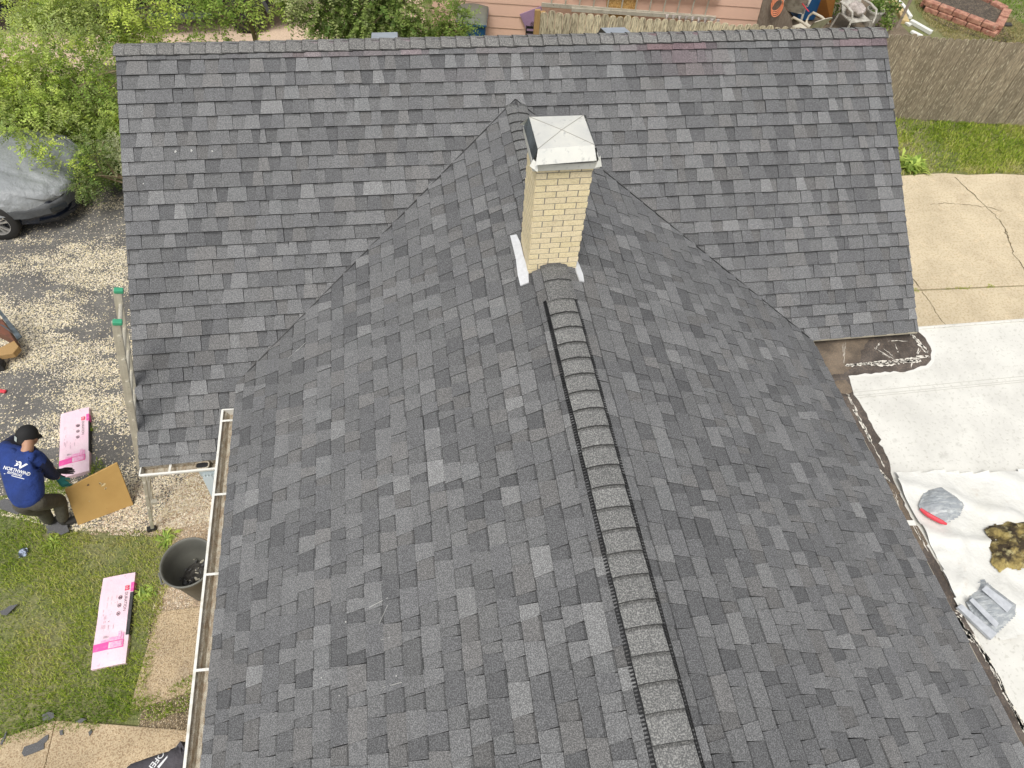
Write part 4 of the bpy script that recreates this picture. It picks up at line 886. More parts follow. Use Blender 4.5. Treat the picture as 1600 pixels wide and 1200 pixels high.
# aluminium ladder hung on the pink wall
lad = empty('extension_ladder', wpt(980,18,.1), 'aluminium extension ladder hung lengthwise on the pink wall', 'ladder', 'extension ladders')
A0 = wpt(846,7,.10); A1 = wpt(1118,28,.10); ld = (A1-A0)/np.linalg.norm(A1-A0); LL = np.linalg.norm(A1-A0)
B0 = wpt(893,15,.14); B1 = wpt(1118,29,.14)
MB().bar(A0, A1, .03, .075, up=(0,0,1)).build('rail', M['alu'], lad); MB().bar(A0+V(0,0,.40), A1+V(0,0,.40), .03, .075).build('rail', M['alu'], lad)
MB().bar(B0, B1, .03, .07).build('rail', M['alu'], lad); MB().bar(B0+V(0,0,.40), B1+V(0,0,.40), .03, .07).build('rail', M['alu'], lad)
t = .2
while t < LL: MB().tube([A0+ld*t, A0+ld*t+V(0,0,.40)], .016, 8).build('rung', M['alu'], lad); t += .285
for i in range(7):
    pass
rag = MB(); 
for i in range(9):
    p = wpt(1040+i*10, 22+i*.9, .20); rag.add([p, p+fd*.07, p+fd*.06-V(0,0,.16+rng.uniform(0,.06)), p+fd*.02-V(0,0,.12), p-fn*.03+fd*.03-V(0,0,.08)], [(0,1,4),(1,2,4),(2,3,4),(3,0,4)])
tag(rag.build('rag', M['cloth']), 'torn pale cloth draped over the right end of the ladder on the pink wall', 'cloth')
P = [wpt(812,22,.05), wpt(846,9,.05), wpt(850,50,.05), wpt(827,62,.05), wpt(820,40,.05)]
mb = MB(); m = len(P); mb.add(P+[p-fn*.02 for p in P], [tuple(range(m)), tuple(range(2*m-1,m-1,-1))]+[(k_, m+k_, m+(k_+1) % m, (k_+1) % m) for k_ in range(m)])
pb = mb.build('painted_board', M['purple']); tag(pb, 'purple painted board with a small flower drawn on it leaning on the pink wall', 'board')
mb = MB(); fc = wpt(833,38,.08)
for i in range(6):
    a = i*math.pi/3; c = fc+fd*math.cos(a)*.035+V(0,0,math.sin(a)*.035)
    mb.tube([c+fd*math.cos(b)*.022+V(0,0,math.sin(b)*.022) for b in np.linspace(0, 2*math.pi, 9)], .004, 5, caps=False)
mb.build('flower_drawing', M['ink'], pb)
cr = empty('plastic_crate', wpt(831,58,.25), 'small black plastic crate under the purple board', 'crate')
mb = MB(); c = wpt(831,62,.3)
for z in (0,.10,.2): 
    for s_ in (-1,1): mb.bar(c+fd*(-.13)+fn*.1*s_+V(0,0,z), c+fd*.13+fn*.1*s_+V(0,0,z), .015, .05); mb.bar(c+fd*.13*s_-fn*.1+V(0,0,z), c+fd*.13*s_+fn*.1+V(0,0,z), .015, .05)
for a in (-.13,.13):
    for b in (-.1,.1): mb.bar(c+fd*a+fn*b-V(0,0,.02), c+fd*a+fn*b+V(0,0,.23), .02, .02)
mb.build('crate_frame', M['black_plastic'], cr)
# wheeled bin
bc = at(738,22,1.02); wb_ = empty('wheeled_bin', (bc[0], bc[1], 0), 'blue wheeled bin with a grey lid in front of the pink wall', 'bin', rz=math.atan2(fd[1], fd[0]))
LOCAL.add(wb_.name)
mb = MB(); mb.add([(-.24,-.25,.05),(.24,-.25,.05),(.24,.25,.05),(-.24,.25,.05),(-.29,-.33,.98),(.29,-.33,.98),(.29,.33,.98),(-.29,.33,.98)], [(0,3,2,1),(0,1,5,4),(1,2,6,5),(2,3,7,6),(3,0,4,7)]); mb.build('body', M['blue'], wb_, bevel=.02)
mb = MB(); n_ = 8; vs = []
for i in range(n_+1):
    a = -1+2*i/n_; vs += [(a*.31, -.37, 1.0+.0), (a*.31, -.30, 1.035+.03*(1-a*a)), (a*.31, .28, 1.05+.05*(1-a*a)), (a*.31*(1-.08*(abs(a) > .9)), .36, 1.0)]
mb.add(vs, [(4*i+j, 4*i+4+j, 4*i+5+j, 4*i+1+j) for i in range(n_) for j in range(3)]+[(0,1,2,3),(4*n_+3,4*n_+2,4*n_+1,4*n_)]); mb.build('lid', M['binlid'], wb_, smooth=True)
mb = MB(); mb.box((-.31,-.37,.955),(.31,.36,.998)); mb.build('rim', M['blue'], wb_, bevel=.01)
for s_ in (-1,1): MB().tube([(s_*.22,.30,.1),(s_*.29,.30,.1)], .1, 16).build('wheel', M['tyre'], wb_)
MB().tube([(-.22,.38,.97),(.22,.38,.97)], .015, 8).build('handle', M['blue'], wb_)
# weathered gate panel standing between the pink house and the patio
P = [atp(*p, F0+fn*.75, fn) for p in ((1199,-25),(1218,-25),(1221,5),(1237,30),(1241,70),(1176,62),(1181,45))]
mb = MB(); m = len(P); mb.add(P+[p+fn*.04 for p in P], [tuple(range(m)), tuple(range(2*m-1,m-1,-1))]+[(k_, m+k_, m+(k_+1) % m, (k_+1) % m) for k_ in range(m)])
gp = mb.build('gate_panel', M['oldwood']); tag(gp, 'grey brown weathered board panel standing at the right end of the pink house', 'panel')
mb = MB(); c = atp(1214,3, F0+fn*.70, fn)
for k_ in range(4): mb.tube([c+fd*(.10*math.cos(b)+.01*k_)+V(0,0,.16*math.sin(b)-.03*k_)-fn*(.02+.008*k_) for b in np.linspace(0, 2*math.pi, 22)], .008, 6, caps=False)
tag(mb.build('cable_coil', M['orange']), 'coiled orange extension cable hanging on the grey brown panel', 'cord')

# ------------------------------------------------------------------ leaning ladder by the left rake
lad = empty('extension_ladder', (-3.52,-3.05,0), 'worn aluminium ladder with green end caps leaning on the left edge of the roof', 'ladder', 'extension ladders')
LF = V(-3.52,-3.28,.02); LT = V(-2.44,-3.255,3.64); l1 = (LT-LF)/np.linalg.norm(LT-LF); LY = V(-.19,.98,-.06)
ln_ = np.cross(l1, LY); ln_ /= np.linalg.norm(ln_)
if ln_[0] > 0: ln_ = -ln_
for yo, nm in ((0, 'near'), (.37, 'far')):
    mb = MB(); a = LF+LY*yo; b = LT+LY*yo
    mb.bar(a, b, .026, .038, up=ln_); 
    r_ = mb.build('rail', M['alu'], lad, bevel=.004)
    a2 = LF+l1*1.5+ln_*.03+LY*(yo+(.02 if yo else .0)); b2 = LT+l1*.02+ln_*.028+LY*(yo+.0)
    MB().bar(a2, b2, .022, .03, up=ln_).build('fly_rail', M['alu'], r_)
    MB().box((-.024,-.004,-.034),(.024,.034,.034), M=Matrix(((LY[0],l1[0],ln_[0],b[0]),(LY[1],l1[1],ln_[1],b[1]),(LY[2],l1[2],ln_[2],b[2]),(0,0,0,1)))).build('end_cap', M['green_plastic'], r_, bevel=.008)
    MB().bar(a-l1*.02+V(0,0,.0), a+V(.0,0,.05), .05, .10, up=ln_).build('foot', M['black_plastic'], r_)
    MB().bar(LF+l1*.75+LY*(yo-.02)-ln_*.03, LF+l1*.75+LY*(yo-.02)-ln_*.09, .05, .04, up=l1).build('rung_lock', M['alu'], r_)
t = .28
while t < 3.7: MB().tube([LF+l1*t-LY*.026, LF+l1*t+LY*.388], .0165, 10).build('rung', M['alu'], lad); t += .305

# ------------------------------------------------------------------ skinned figures
def skin(name, J, E_, m, parent=None, sub=2, root=0):
    """J: list of (xyz, r or (rx,ry)); E_: index pairs. One continuous surface grown over the joints"""
    me = bpy.data.meshes.new(name); me.from_pydata([tuple(map(float, j[0])) for j in J], E_, []); tmp = bpy.data.objects.new(name, me); COL.objects.link(tmp)
    md = tmp.modifiers.new('skin', 'SKIN'); md.use_smooth_shade = True
    if not me.skin_vertices: 
        bpy.context.view_layer.objects.active = tmp
    for i, j in enumerate(J):
        r = j[1]; me.skin_vertices[0].data[i].radius = (r, r) if not isinstance(r, tuple) else r
        me.skin_vertices[0].data[i].use_root = (i == root)
    sd = tmp.modifiers.new('sub', 'SUBSURF'); sd.levels = sub; sd.render_levels = sub
    dg = bpy.context.evaluated_depsgraph_get(); dg.update(); ev = tmp.evaluated_get(dg)
    out = bpy.data.meshes.new_from_object(ev); bpy.data.objects.remove(tmp); out.materials.clear(); out.name = name
    return link(name, out, m, parent, smooth=True)
def hand(parent, wrist, direc, palm_n, m, name='glove', curl=.6, sgn=1, size=1.0):
    w = np.array(wrist, float); d = np.array(direc, float); d /= np.linalg.norm(d); n = np.array(palm_n, float); n -= d*(n@d); n /= np.linalg.norm(n); s = np.cross(d, n)*sgn
    J = [(w-d*.03*size, .028*size), (w+d*.03*size, (.036*size, .020*size)), (w+d*.075*size, (.038*size, .017*size))]; E_ = [(0,1),(1,2)]
    for k_, (o, L) in enumerate(((.030,.068),(.011,.078),(-.009,.073),(-.028,.058))):
        b = w+d*.085*size+s*o*size; i0 = len(J); J.append((b, .0105*size)); E_.append((2, i0)); p = b; a = 0
        for q in range(3):
            a += curl*(.5+.25*k_*.3); v_ = d*math.cos(a)+n*math.sin(a); p = p+v_*(L/2.6)*size; J.append((p, (.0100-.001*q)*size)); E_.append((len(J)-2, len(J)-1))
    b = w+d*.03*size+s*.034*size; i0 = len(J); J += [(b, .012*size), (b+s*.022*size+d*.025*size+n*.012*size, .011*size), (b+s*.026*size+d*.052*size+n*.030*size, .0095*size)]; E_ += [(1, i0), (i0, i0+1), (i0+1, i0+2)]
    return skin(name, J, E_, m, parent, sub=1, root=0)
def head(parent, c, face, up, r, hair_m, label=None, cap=True):
    """skull with jaw, nose, ears, eyes; hair or cap as children"""
    c = np.array(c, float); f = np.array(face, float); u = np.array(up, float); u -= f*(u@f)/(f@f); f /= np.linalg.norm(f); u /= np.linalg.norm(u); s = np.cross(f, u)
    return c, f, u, s
def ellmesh(mb, c, ax, n=16, m=10, col=None, z0=-1, z1=1):
    c = np.array(c); X, Y, Z = ax; vs = []
    for i in range(m+1):
        t = z0+(z1-z0)*i/m; ph = math.asin(max(-1, min(1, t)))
        for k_ in range(n): a = 2*math.pi*k_/n; vs.append(c+X*math.cos(ph)*math.cos(a)+Y*math.cos(ph)*math.sin(a)+Z*math.sin(ph))
    fs = [(i*n+k_, i*n+(k_+1) % n, (i+1)*n+(k_+1) % n, (i+1)*n+k_) for i in range(m) for k_ in range(n)]
    mb.add(vs, fs, col)
def text_on(target, lines, origin, ex, ey, nrm, m, parent, name='lettering', polys=(), off=.004, sub=True):
    """lines: (text, x, y, size, rot) laid out in a plane and wrapped onto the target surface by ray casting"""
    dg = bpy.context.evaluated_depsgraph_get(); bvh = BVHTree.FromObject(target, dg); Mw = target.matrix_world if target.parent is None else Matrix.Identity(4)
    vs = []; fs = []
    for (tx, x, y, size, rot) in lines:
        cu = bpy.data.curves.new('t', 'FONT'); cu.body = tx; cu.size = size; cu.align_x = 'CENTER'; cu.align_y = 'CENTER'; cu.resolution_u = 3; cu.offset = size*.018
        ob = bpy.data.objects.new('t', cu); COL.objects.link(ob); dg = bpy.context.evaluated_depsgraph_get(); dg.update(); me = bpy.data.meshes.new_from_object(ob.evaluated_get(dg)); bpy.data.objects.remove(ob)
        b = len(vs); cr_, sr_ = math.cos(rot), math.sin(rot)
        for v in me.vertices: vs.append((x+v.co.x*cr_-v.co.y*sr_, y+v.co.x*sr_+v.co.y*cr_))
        fs += [tuple(b+i for i in p.vertices) for p in me.polygons]; bpy.data.meshes.remove(me)
    for pl in polys: b = len(vs); vs += list(pl); fs.append(tuple(range(b, b+len(pl))))
    ex = Vector(ex).normalized(); ey = Vector(ey).normalized(); nrm = Vector(nrm).normalized(); o = Vector(origin); out = []
    bm = bmesh.new(); bv = [bm.verts.new((p[0], p[1], 0)) for p in vs]
    for f in fs:
        try: bm.faces.new([bv[i] for i in f])
        except Exception: pass
    if sub:
        bmesh.ops.triangulate(bm, faces=bm.faces[:]); bmesh.ops.subdivide_edges(bm, edges=[e for e in bm.edges if e.calc_length() > .02], cuts=1)
    miss = []
    for v in bm.verts:
        p = o+ex*v.co.x+ey*v.co.y; h = bvh.ray_cast(p+nrm*.3, -nrm, 1.2)
        v.co = (h[0]+nrm*off) if h[0] is not None else p
        if h[0] is None: miss.append(v)
    bmesh.ops.delete(bm, geom=miss, context='VERTS')
    me = bpy.data.meshes.new(name); bm.to_mesh(me); bm.free()
    ob = link(name, me, m, parent); 
    for f in me.polygons:
        pass
    return ob

# --- the worker in the blue hooded top, bent over beside the board
man = empty('person', (-4.55,-3.08,0), 'person in a blue hooded top and black cap bending over to lift a tan board', 'person')
PV = at(44,782,.88); SP = at(37,752,1.04); CHS = at(34,722,1.19); NK = at(44,700,1.28); HD = at(43,681,1.31)
SHR = at(60,716,1.17); ELR = at(76,738,.92); HNR = at(92,747,.74); SHL = at(6,704,1.17); ELL = at(22,700,.86)+V(-.02,.14,-.02); HNL = at(96,742,.60)+V(-.07,.05,0)
HPR = at(60,786,.84); HPL = at(34,790,.84); KNR = at(93,781,.50); KNL = at(66,797,.47); ANR = at(99,815,.09); ANL = at(77,815,.09); TOR = ANR+V(.17,.06,-.04); TOL = ANL+V(.14,.09,-.04)
bj = [(PV,.07),(SP,.08),(CHS,.10),(NK,.052),(HD,.075),(SHR,.062),(ELR,.043),(HNR,.03),(SHL,.062),(ELL,.043),(HNL,.03),(HPR,.065),(KNR,.055),(ANR,.042),(HPL,.065),(KNL,.055),(ANL,.042)]
be = [(0,1),(1,2),(2,3),(3,4),(2,5),(5,6),(6,7),(2,8),(8,9),(9,10),(0,11),(11,12),(12,13),(0,14),(14,15),(15,16)]
body = skin('body', bj, be, M['skin'], man)
def lerp(a, b, t): return a+(b-a)*t
hj = [(lerp(PV,SP,-.50),(.17,.165)),(SP,(.20,.155)),(lerp(SP,CHS,.6),(.21,.16)),(CHS,(.205,.15)),(lerp(CHS,NK,.75),(.11,.10)),
      (lerp(CHS,SHR,.75),.115),(SHR,.102),(lerp(SHR,ELR,.5),.082),(ELR,.074),(lerp(ELR,HNR,.5),.060),(lerp(ELR,HNR,.88),.045),
      (lerp(CHS,SHL,.75),.115),(SHL,.102),(lerp(SHL,ELL,.5),.082),(ELL,.074),(lerp(ELL,HNL,.5),.060),(lerp(ELL,HNL,.9),.045)]
he = [(0,1),(1,2),(2,3),(3,4),(3,5),(5,6),(6,7),(7,8),(8,9),(9,10),(3,11),(11,12),(12,13),(13,14),(14,15),(15,16)]
hood = skin('hooded_top', hj, he, [M['hoodie'], M['sleeve']], man)
# sleeves below the shoulder are navy
for p in hood.data.polygons:
    c = np.array(p.center); 
    def dseg(a, b): t = np.clip((c-a)@(b-a)/((b-a)@(b-a)), 0, 1); return np.linalg.norm(c-a-(b-a)*t), t
    dr_, tr_ = dseg(SHR, ELR); dr2, _ = dseg(ELR, HNR); dl2, _ = dseg(ELL, HNL); dl_, tl_ = dseg(SHL, ELL); dt_, _ = dseg(CHS, PV)
    if (min(dr2, dl2) < .09 and dt_ > .12) or (dr_ < .11 and tr_ > .12 and dt_ > .17) or (dl_ < .11 and tl_ > .12 and dt_ > .17): p.material_index = 1
tj = [(lerp(PV,SP,.15),(.10,.10)),(HPR,(.108,.108)),(lerp(HPR,KNR,.5),.098),(KNR,.080),(lerp(KNR,ANR,.5),.072),(lerp(KNR,ANR,.93),.068),(HPL,(.108,.108)),(lerp(HPL,KNL,.5),.095),(KNL,.080),(lerp(KNL,ANL,.5),.072),(lerp(KNL,ANL,.93),.068)]
skin('trousers', tj, [(0,1),(1,2),(2,3),(3,4),(4,5),(0,6),(6,7),(7,8),(8,9),(9,10)], M['pants'], man)
for a, t_ in ((ANR, TOR), (ANL, TOL)):
    skin('boot', [(a+V(0,0,.08),.052),(a+V(-.01,0,-.02),(.05,.05)),(lerp(a,t_,.5)+V(0,0,-.015),(.047,.042)),(t_,(.045,.032))], [(0,1),(1,2),(2,3)], M['boots'], man)
gv = HNR-ELR
hand(man, HNR, at(106,762,.60)-HNR, (0,.3,-1), M['teal'], 'glove', .55, 1, 1.12)
hand(man, HNL, at(106,735,.58)-HNL, (0,.2,-1), M['blackglove'], 'glove', .35, -1, 1.1)
# hood lying on the shoulders
def torus_arc(name, c, ax, ay, r, w, parent, m):
    J = []; 
    for i in range(9):
        a = math.pi*(-.12+1.24*i/8); J.append((c+ax*math.cos(a)*r-ay*math.sin(a)*r*.8, (w*(.75+.35*math.sin(max(0, min(math.pi, a)))), w*.6)))
    return skin(name, J, [(i, i+1) for i in range(8)], m, parent, sub=2)
bx = (SHR-SHL)/np.linalg.norm(SHR-SHL); by = (NK-SP)/np.linalg.norm(NK-SP); bz = np.cross(bx, by); bz = bz if bz[2] > 0 else -bz
torus_arc('hood', lerp(CHS,NK,.72)+bz*.055, bx, by, .105, .060, man, M['hoodie'])
# head: skull, face, ear, cap
ff = V(.60,.52,-.62); ff /= np.linalg.norm(ff); uu = V(.25,.45,.86); uu -= ff*(uu@ff); uu /= np.linalg.norm(uu); ss_ = np.cross(ff, uu)
mb = MB(); ellmesh(mb, HD+ff*.012-uu*.012, (ff*.098, ss_*.078, uu*.112), 24, 16)
ellmesh(mb, HD+ff*.055-uu*.062, (ff*.048, ss_*.048, uu*.050), 16, 10)
hd = mb.build('head', M['skin'], man, smooth=True)
mb = MB(); ellmesh(mb, HD+ff*.112-uu*.030, (ff*.018, ss_*.013, uu*.022), 10, 6); mb.build('nose', M['skin'], hd, smooth=True)
for s_ in (-1, 1):
    mb = MB(); ellmesh(mb, HD+ss_*.079*s_-uu*.022-ff*.008, (ff*.020, ss_*.009, uu*.032), 12, 8); mb.build('ear', M['skin'], hd, smooth=True)
    mb = MB(); ellmesh(mb, HD+ff*.098+ss_*.032*s_-uu*.008, (ff*.010, ss_*.013, uu*.007), 10, 6); mb.build('eye', M['ink'], hd, smooth=True)
mb = MB(); mb.bar(HD+ff*.098-uu*.072-ss_*.022, HD+ff*.098-uu*.072+ss_*.022, .006, .008); mb.build('mouth', mat('lips', (.30,.10,.08), .6), hd)
mb = MB(); ellmesh(mb, HD-ff*.006+uu*.012, (ff*.108, ss_*.092, uu*.118), 28, 12, z0=-.12); ellmesh(mb, HD-ff*.030-uu*.03, (ff*.078, ss_*.084, uu*.07), 24, 10, z0=-.9)
cp = mb.build('cap', M['hair'], man, smooth=True)
mb = MB(); vs = []; 
for i in range(9):
    a = -1.1+2.2*i/8; vs += [HD+uu*.022+ff*.100*math.cos(a)+ss_*.088*math.sin(a), HD-uu*.020+ff*(.100*math.cos(a)+.045*math.cos(a*.9))+ss_*.080*math.sin(a)]
mb.add(vs, [(2*i, 2*i+2, 2*i+3, 2*i+1) for i in range(8)]); mb.build('visor', M['hair'], cp, smooth=True)
mb = MB(); b0 = HD-ff*.112-uu*.018; mb.add([b0-ss_*.026+uu*.03-ff*.002, b0+ss_*.026+uu*.03-ff*.002, b0+ss_*.024-uu*.026, b0-ss_*.024-uu*.026], [(0,1,2,3)]); mb.build('cap_strap', mat('grey strap', (.36,.40,.38), .6), cp)
# print on the back
bn = -RT*0+(CAM-CHS); bn /= np.linalg.norm(bn)
c0 = at(29,733,1.20); exb = at(36,738,1.16)-at(-4,727,1.16); exb /= np.linalg.norm(exb); eyb = np.cross(bn, exb)
chk = [(-.015,.045),(.000,.010),(.014,.010),(.075,.072),(.050,.076),(.012,.036),(.004,.060)]
sw1 = [(-.075,.078),(-.045,.070),(-.025,.082),(-.005,.074),(.004,.060),(-.012,.046),(-.018,.060),(-.032,.066),(-.050,.060)]
sw2 = [(-.060,.052),(-.035,.056),(-.022,.046),(-.030,.030),(-.048,.026),(-.060,.018),(-.062,.030),(-.044,.040)]
text_on(hood, [('NORTHWIND', -.008, -.022, .050, 0), ('EXTERIORS', -.015, -.058, .034, 0)], c0, exb, eyb, bn, M['print_white'], hood, 'back_print',
        polys=[chk, sw1, sw2, [(-.13,-.084),(.11,-.084),(.11,-.077),(-.13,-.077)]])

# --- tan board he is lifting
brd = empty('foam_board', at(165,775,.3), 'square tan board with a chipped face tilted up in the gloved hands of the worker', 'board')
c4 = [at(101,765,.56), None, at(208.5,789,.012), at(122,821,.012)]
c4[1] = atp(183, 723, c4[0], np.cross(c4[2]-c4[0], c4[3]-c4[0]))
bn_ = np.cross(c4[1]-c4[0], c4[3]-c4[0]); bn_ /= np.linalg.norm(bn_); bn_ = bn_ if bn_@(CAM-c4[0]) < 0 else -bn_
mb = MB(); mb.add(c4+[p+bn_*.022 for p in c4], [(0,1,2,3),(7,6,5,4),(0,4,5,1),(1,5,6,2),(2,6,7,3),(3,7,4,0)]); fb = mb.build('panel', M['plywood'], brd, bevel=.004)
mb = MB()
def brp(u_, v_): return c4[0]*(1-u_)*(1-v_)+c4[1]*u_*(1-v_)+c4[2]*u_*v_+c4[3]*(1-u_)*v_-bn_*.003
for (a, b, n_, r) in ((.64,.30,9,.055),(.60,.24,6,.04),(.66,.40,6,.035),(.40,.15,5,.03),(.32,.52,4,.02)):
    pts = [(a+r*rng.uniform(.4,1)*math.cos(t)*1.2, b+r*rng.uniform(.4,1)*math.sin(t)) for t in np.linspace(0, 2*math.pi, n_+1)[:-1]]
    mb.add([brp(*p) for p in pts], [tuple(range(len(pts)))])
mb.build('chipped_spot', mat('chipped foam', (.62,.50,.27), .9, var=(.14,.085,.04), vscale=28, lo=.47, hi=.55), fb)

# --- shingle bundles in pink wrap
def bundle(x, y, rz, label, torn, z=0.0):
    e = empty('shingle_bundle', (x, y, z), label, 'shingle bundle', 'pink wrapped shingle bundles', rz=rz); LOCAL.add(e.name)
    w, l, h = .345/2, 1.0/2, .075
    nx, ny = 10, 24; vs = []; 
    top = lambda a, b: h-.006*((a/w)**4)-.006*abs(b/l)**5+.004*math.sin(b*13+a*9)
    mb = MB(); g = [[(a, b, top(a, b)) for a in np.linspace(-w, w, nx)] for b in np.linspace(-l, l, ny)]
    vs = [p for row in g for p in row]; mb.add(vs, [(i*nx+j, i*nx+j+1, (i+1)*nx+j+1, (i+1)*nx+j) for i in range(ny-1) for j in range(nx-1)])
    per = [g[0][j] for j in range(nx)]+[g[i][nx-1] for i in range(1, ny)]+[g[ny-1][j] for j in range(nx-2, -1, -1)]+[g[i][0] for i in range(ny-2, 0, -1)]
    m = len(per); mb.add(per+[(p[0], p[1], .004) for p in per], [(i, m+i, m+(i+1) % m, (i+1) % m) for i in range(m)])
    wrap = mb.build('wrap', M['pinkwrap'], e, smooth=False)
    # torn side showing the shingles
    mb = MB(); mb.box((w-.028 if torn else w-.004, -.20, .006),(w+.006, .27, h+.0035)); mb.build('torn_side', M['shingle_edge'], e)
    def flat(name, polys, m_, zo=.0035):
        mb = MB()
        for pl in polys: mb.add([(p[0], p[1], h+zo) for p in pl], [tuple(range(len(pl)))])
        return mb.build(name, m_, wrap)
    q = lambda x0, y0, x1, y1: [(x0, y0), (x1, y0), (x1, y1), (x0, y1)]
    flat('pink_band', [[(-w+.002,-.33),(-.02,-.325),(-.02,-.24),(-w+.002,-.25)], q(-.02,-.325,.13,-.315), q(-.02,-.25,.13,-.24), q(.12,-.315,.13,-.25)], M['hotpink'])
    flat('skyline_print', [q(-.10,-.238,-.02,-.215), q(-.02,-.238,.07,-.20), q(.07,-.238,.10,-.15), q(.104,-.238,.125,-.17), q(.0,-.31,.112,-.255)], M['midpink'])
    flat('logo_square', [q(.085,.30,.127,.355)], M['logored'])
    mb = MB(); mb.tube([(.106+.011*math.cos(a), .328+.014*math.sin(a), h+.005) for a in np.linspace(0, 2*math.pi, 13)], .003, 5, caps=False); mb.build('logo_mark', M['pinkwrap'], wrap)
    flat('corner_print', [q(w-.028,.28,w-.001,.385)], M['hotpink']); mb = MB(); mb.box((w-.001,.28,.004),(w+.004,.385,h+.003)); mb.build('corner_print', M['hotpink'], wrap)
    mb = MB()
    for yy in (.23,.14,.05): mb.tube([(.045+.017*math.cos(a), yy+.02*math.sin(a), h+.004) for a in np.linspace(0, 2*math.pi, 17)], .0035, 5, caps=False); mb.box((.036,yy-.010,h+.002),(.054,yy+.008,h+.0055))
    mb.build('icon_print', M['ink'], wrap)
    lines = []
    for x_ in (-.115,-.10,-.085,-.045,.005,.018): 
        yy = .26
        while yy > -.12:
            L = rng.uniform(.02,.06)
            if rng.random() < .5: lines.append(q(x_, yy-L, x_+.0035, yy))
            yy -= L+.02
    lines += [q(-.08,-.20,-.05,-.175), q(-.045,-.195,-.03,-.185)]
    flat('small_print', lines, M['greyink'])
    cu = bpy.data.curves.new('t', 'FONT'); cu.body = 'DURATION'; cu.size = .042; cu.align_x = 'CENTER'; cu.align_y = 'CENTER'
    ob = bpy.data.objects.new('t', cu); COL.objects.link(ob); dg = bpy.context.evaluated_depsgraph_get(); dg.update(); me = bpy.data.meshes.new_from_object(ob.evaluated_get(dg)); bpy.data.objects.remove(ob)
    for v in me.vertices: v.co = Vector((.103+v.co.y, .175-v.co.x, h+.005))
    link('lettering', me, M['ink'], wrap)
    if torn:
        cu = None; mb = MB()
        for k_ in range(7): a = rng.uniform(0, 2*math.pi); p = (rng.uniform(-.1,0), rng.uniform(-.2,.33)); L = rng.uniform(.005,.02); mb.add([(p[0],p[1],h+.0045),(p[0]+L*math.cos(a),p[1]+L*math.sin(a),h+.0045),(p[0]+.3*L,p[1]+L,h+.0045)], [(0,1,2)])
        mb.build('puncture', M['ink'], wrap)
    return e
def place_bundle(tl, tr, bl, label, torn, z=.06):
    a, b, c = at(*tl, z), at(*tr, z), at(*bl, z); d = a-c; L = np.linalg.norm(d); ctr = c+d/L*.5+(b-a)/2
    return bundle(float(ctr[0]), float(ctr[1]), math.atan2(d[1], d[0])-math.pi/2, label, torn)
place_bundle((164,903), (209,899), (145,1044), 'pink wrapped shingle bundle with small tears lying alone on the lawn', True)
place_bundle((97,656), (137,645.5), (95,748), 'pink wrapped shingle bundle above the tan board at the edge of the drive', False)

# --- shingle scraps
def scrap(px, label, z=.02, name='shingle_scrap', m=None, kind=None):
    P = [at(*p, z) for p in px]; o = MB().prism([p[:2] for p in P], z-.004, z+.004).build(name, m or M['scrap'])
    bm = bmesh.new(); bm.from_mesh(o.data); bmesh.ops.recalc_face_normals(bm, faces=bm.faces); bm.to_mesh(o.data); bm.free()
    tag(o, label, 'shingle scrap', 'shingle scraps on the ground'); return o
scrap([(0,782),(9,779),(34,789),(32,802),(24,803),(0,795)], 'large grey shingle scrap on the grass below the bent worker', .05)
scrap([(72,822),(88,813),(98,820),(88,832),(74,834)], 'grey shingle scrap under the left boot of the worker', .05)
scrap([(90,812),(104,818),(108,830),(96,836),(86,831)], 'grey shingle scrap with a pale strip under the right boot of the worker', .06)
scrap([(34,1177),(38,1167),(58,1160),(72,1149),(76,1148),(75,1156),(69,1162),(69,1170),(52,1177),(38,1182)], 'large torn black underlayment scrap on the tan walkway', .042)
scrap([(66,1117),(76,1112),(84,1114),(85,1121),(77,1125),(67,1126)], 'grey shingle scrap half hidden in the lawn edge above the walkway', .05)
scrap([(118,1128),(128,1122),(135,1124),(126,1130)], 'thin sliver of grey shingle where the lawn meets the walkway', .05)
scrap([(93,1142),(98,1140),(99,1148),(94,1149)], 'tiny dark scrap on the walkway near the joint', .042)
scrap([(138,1144),(143,1139),(144,1144),(140,1150)], 'tiny forked dark scrap on the walkway right of the joint', .042)
scrap([(0,1163),(8,1146),(11,1142),(9,1152),(3,1164)], 'long black strip at the left frame edge of the walkway', .042)
scrap([(0,955),(8,952),(14,947),(28,944),(20,952),(10,962),(2,960)], 'twisted black tar strip lying in the grass', .06)
# crumpled bag
mb = MB(); c = at(37,863,.04); ellmesh(mb, c, (V(.05,0,0), V(0,.05,0), V(0,0,.04)), 14, 9)
me = mb.mesh('crumpled_can'); 
for v in me.vertices: v.co += Vector(rng.normal(0, .007, 3))
o = link('crumpled_bag', me, mat('pale blue foil', (.45,.52,.66), .3, .3, var=(.05,.06,.08), vscale=22, lo=.45, hi=.55), None); tag(o, 'small crumpled blue and white wrapper on the lawn', 'wrapper')
tag(MB().bar(at(-6,610,.03), at(9,612,.03), .05, .03).build('hand_tool', M['red'], bevel=.01), 'small red tool at the left frame edge on the chip covered drive', 'tool')

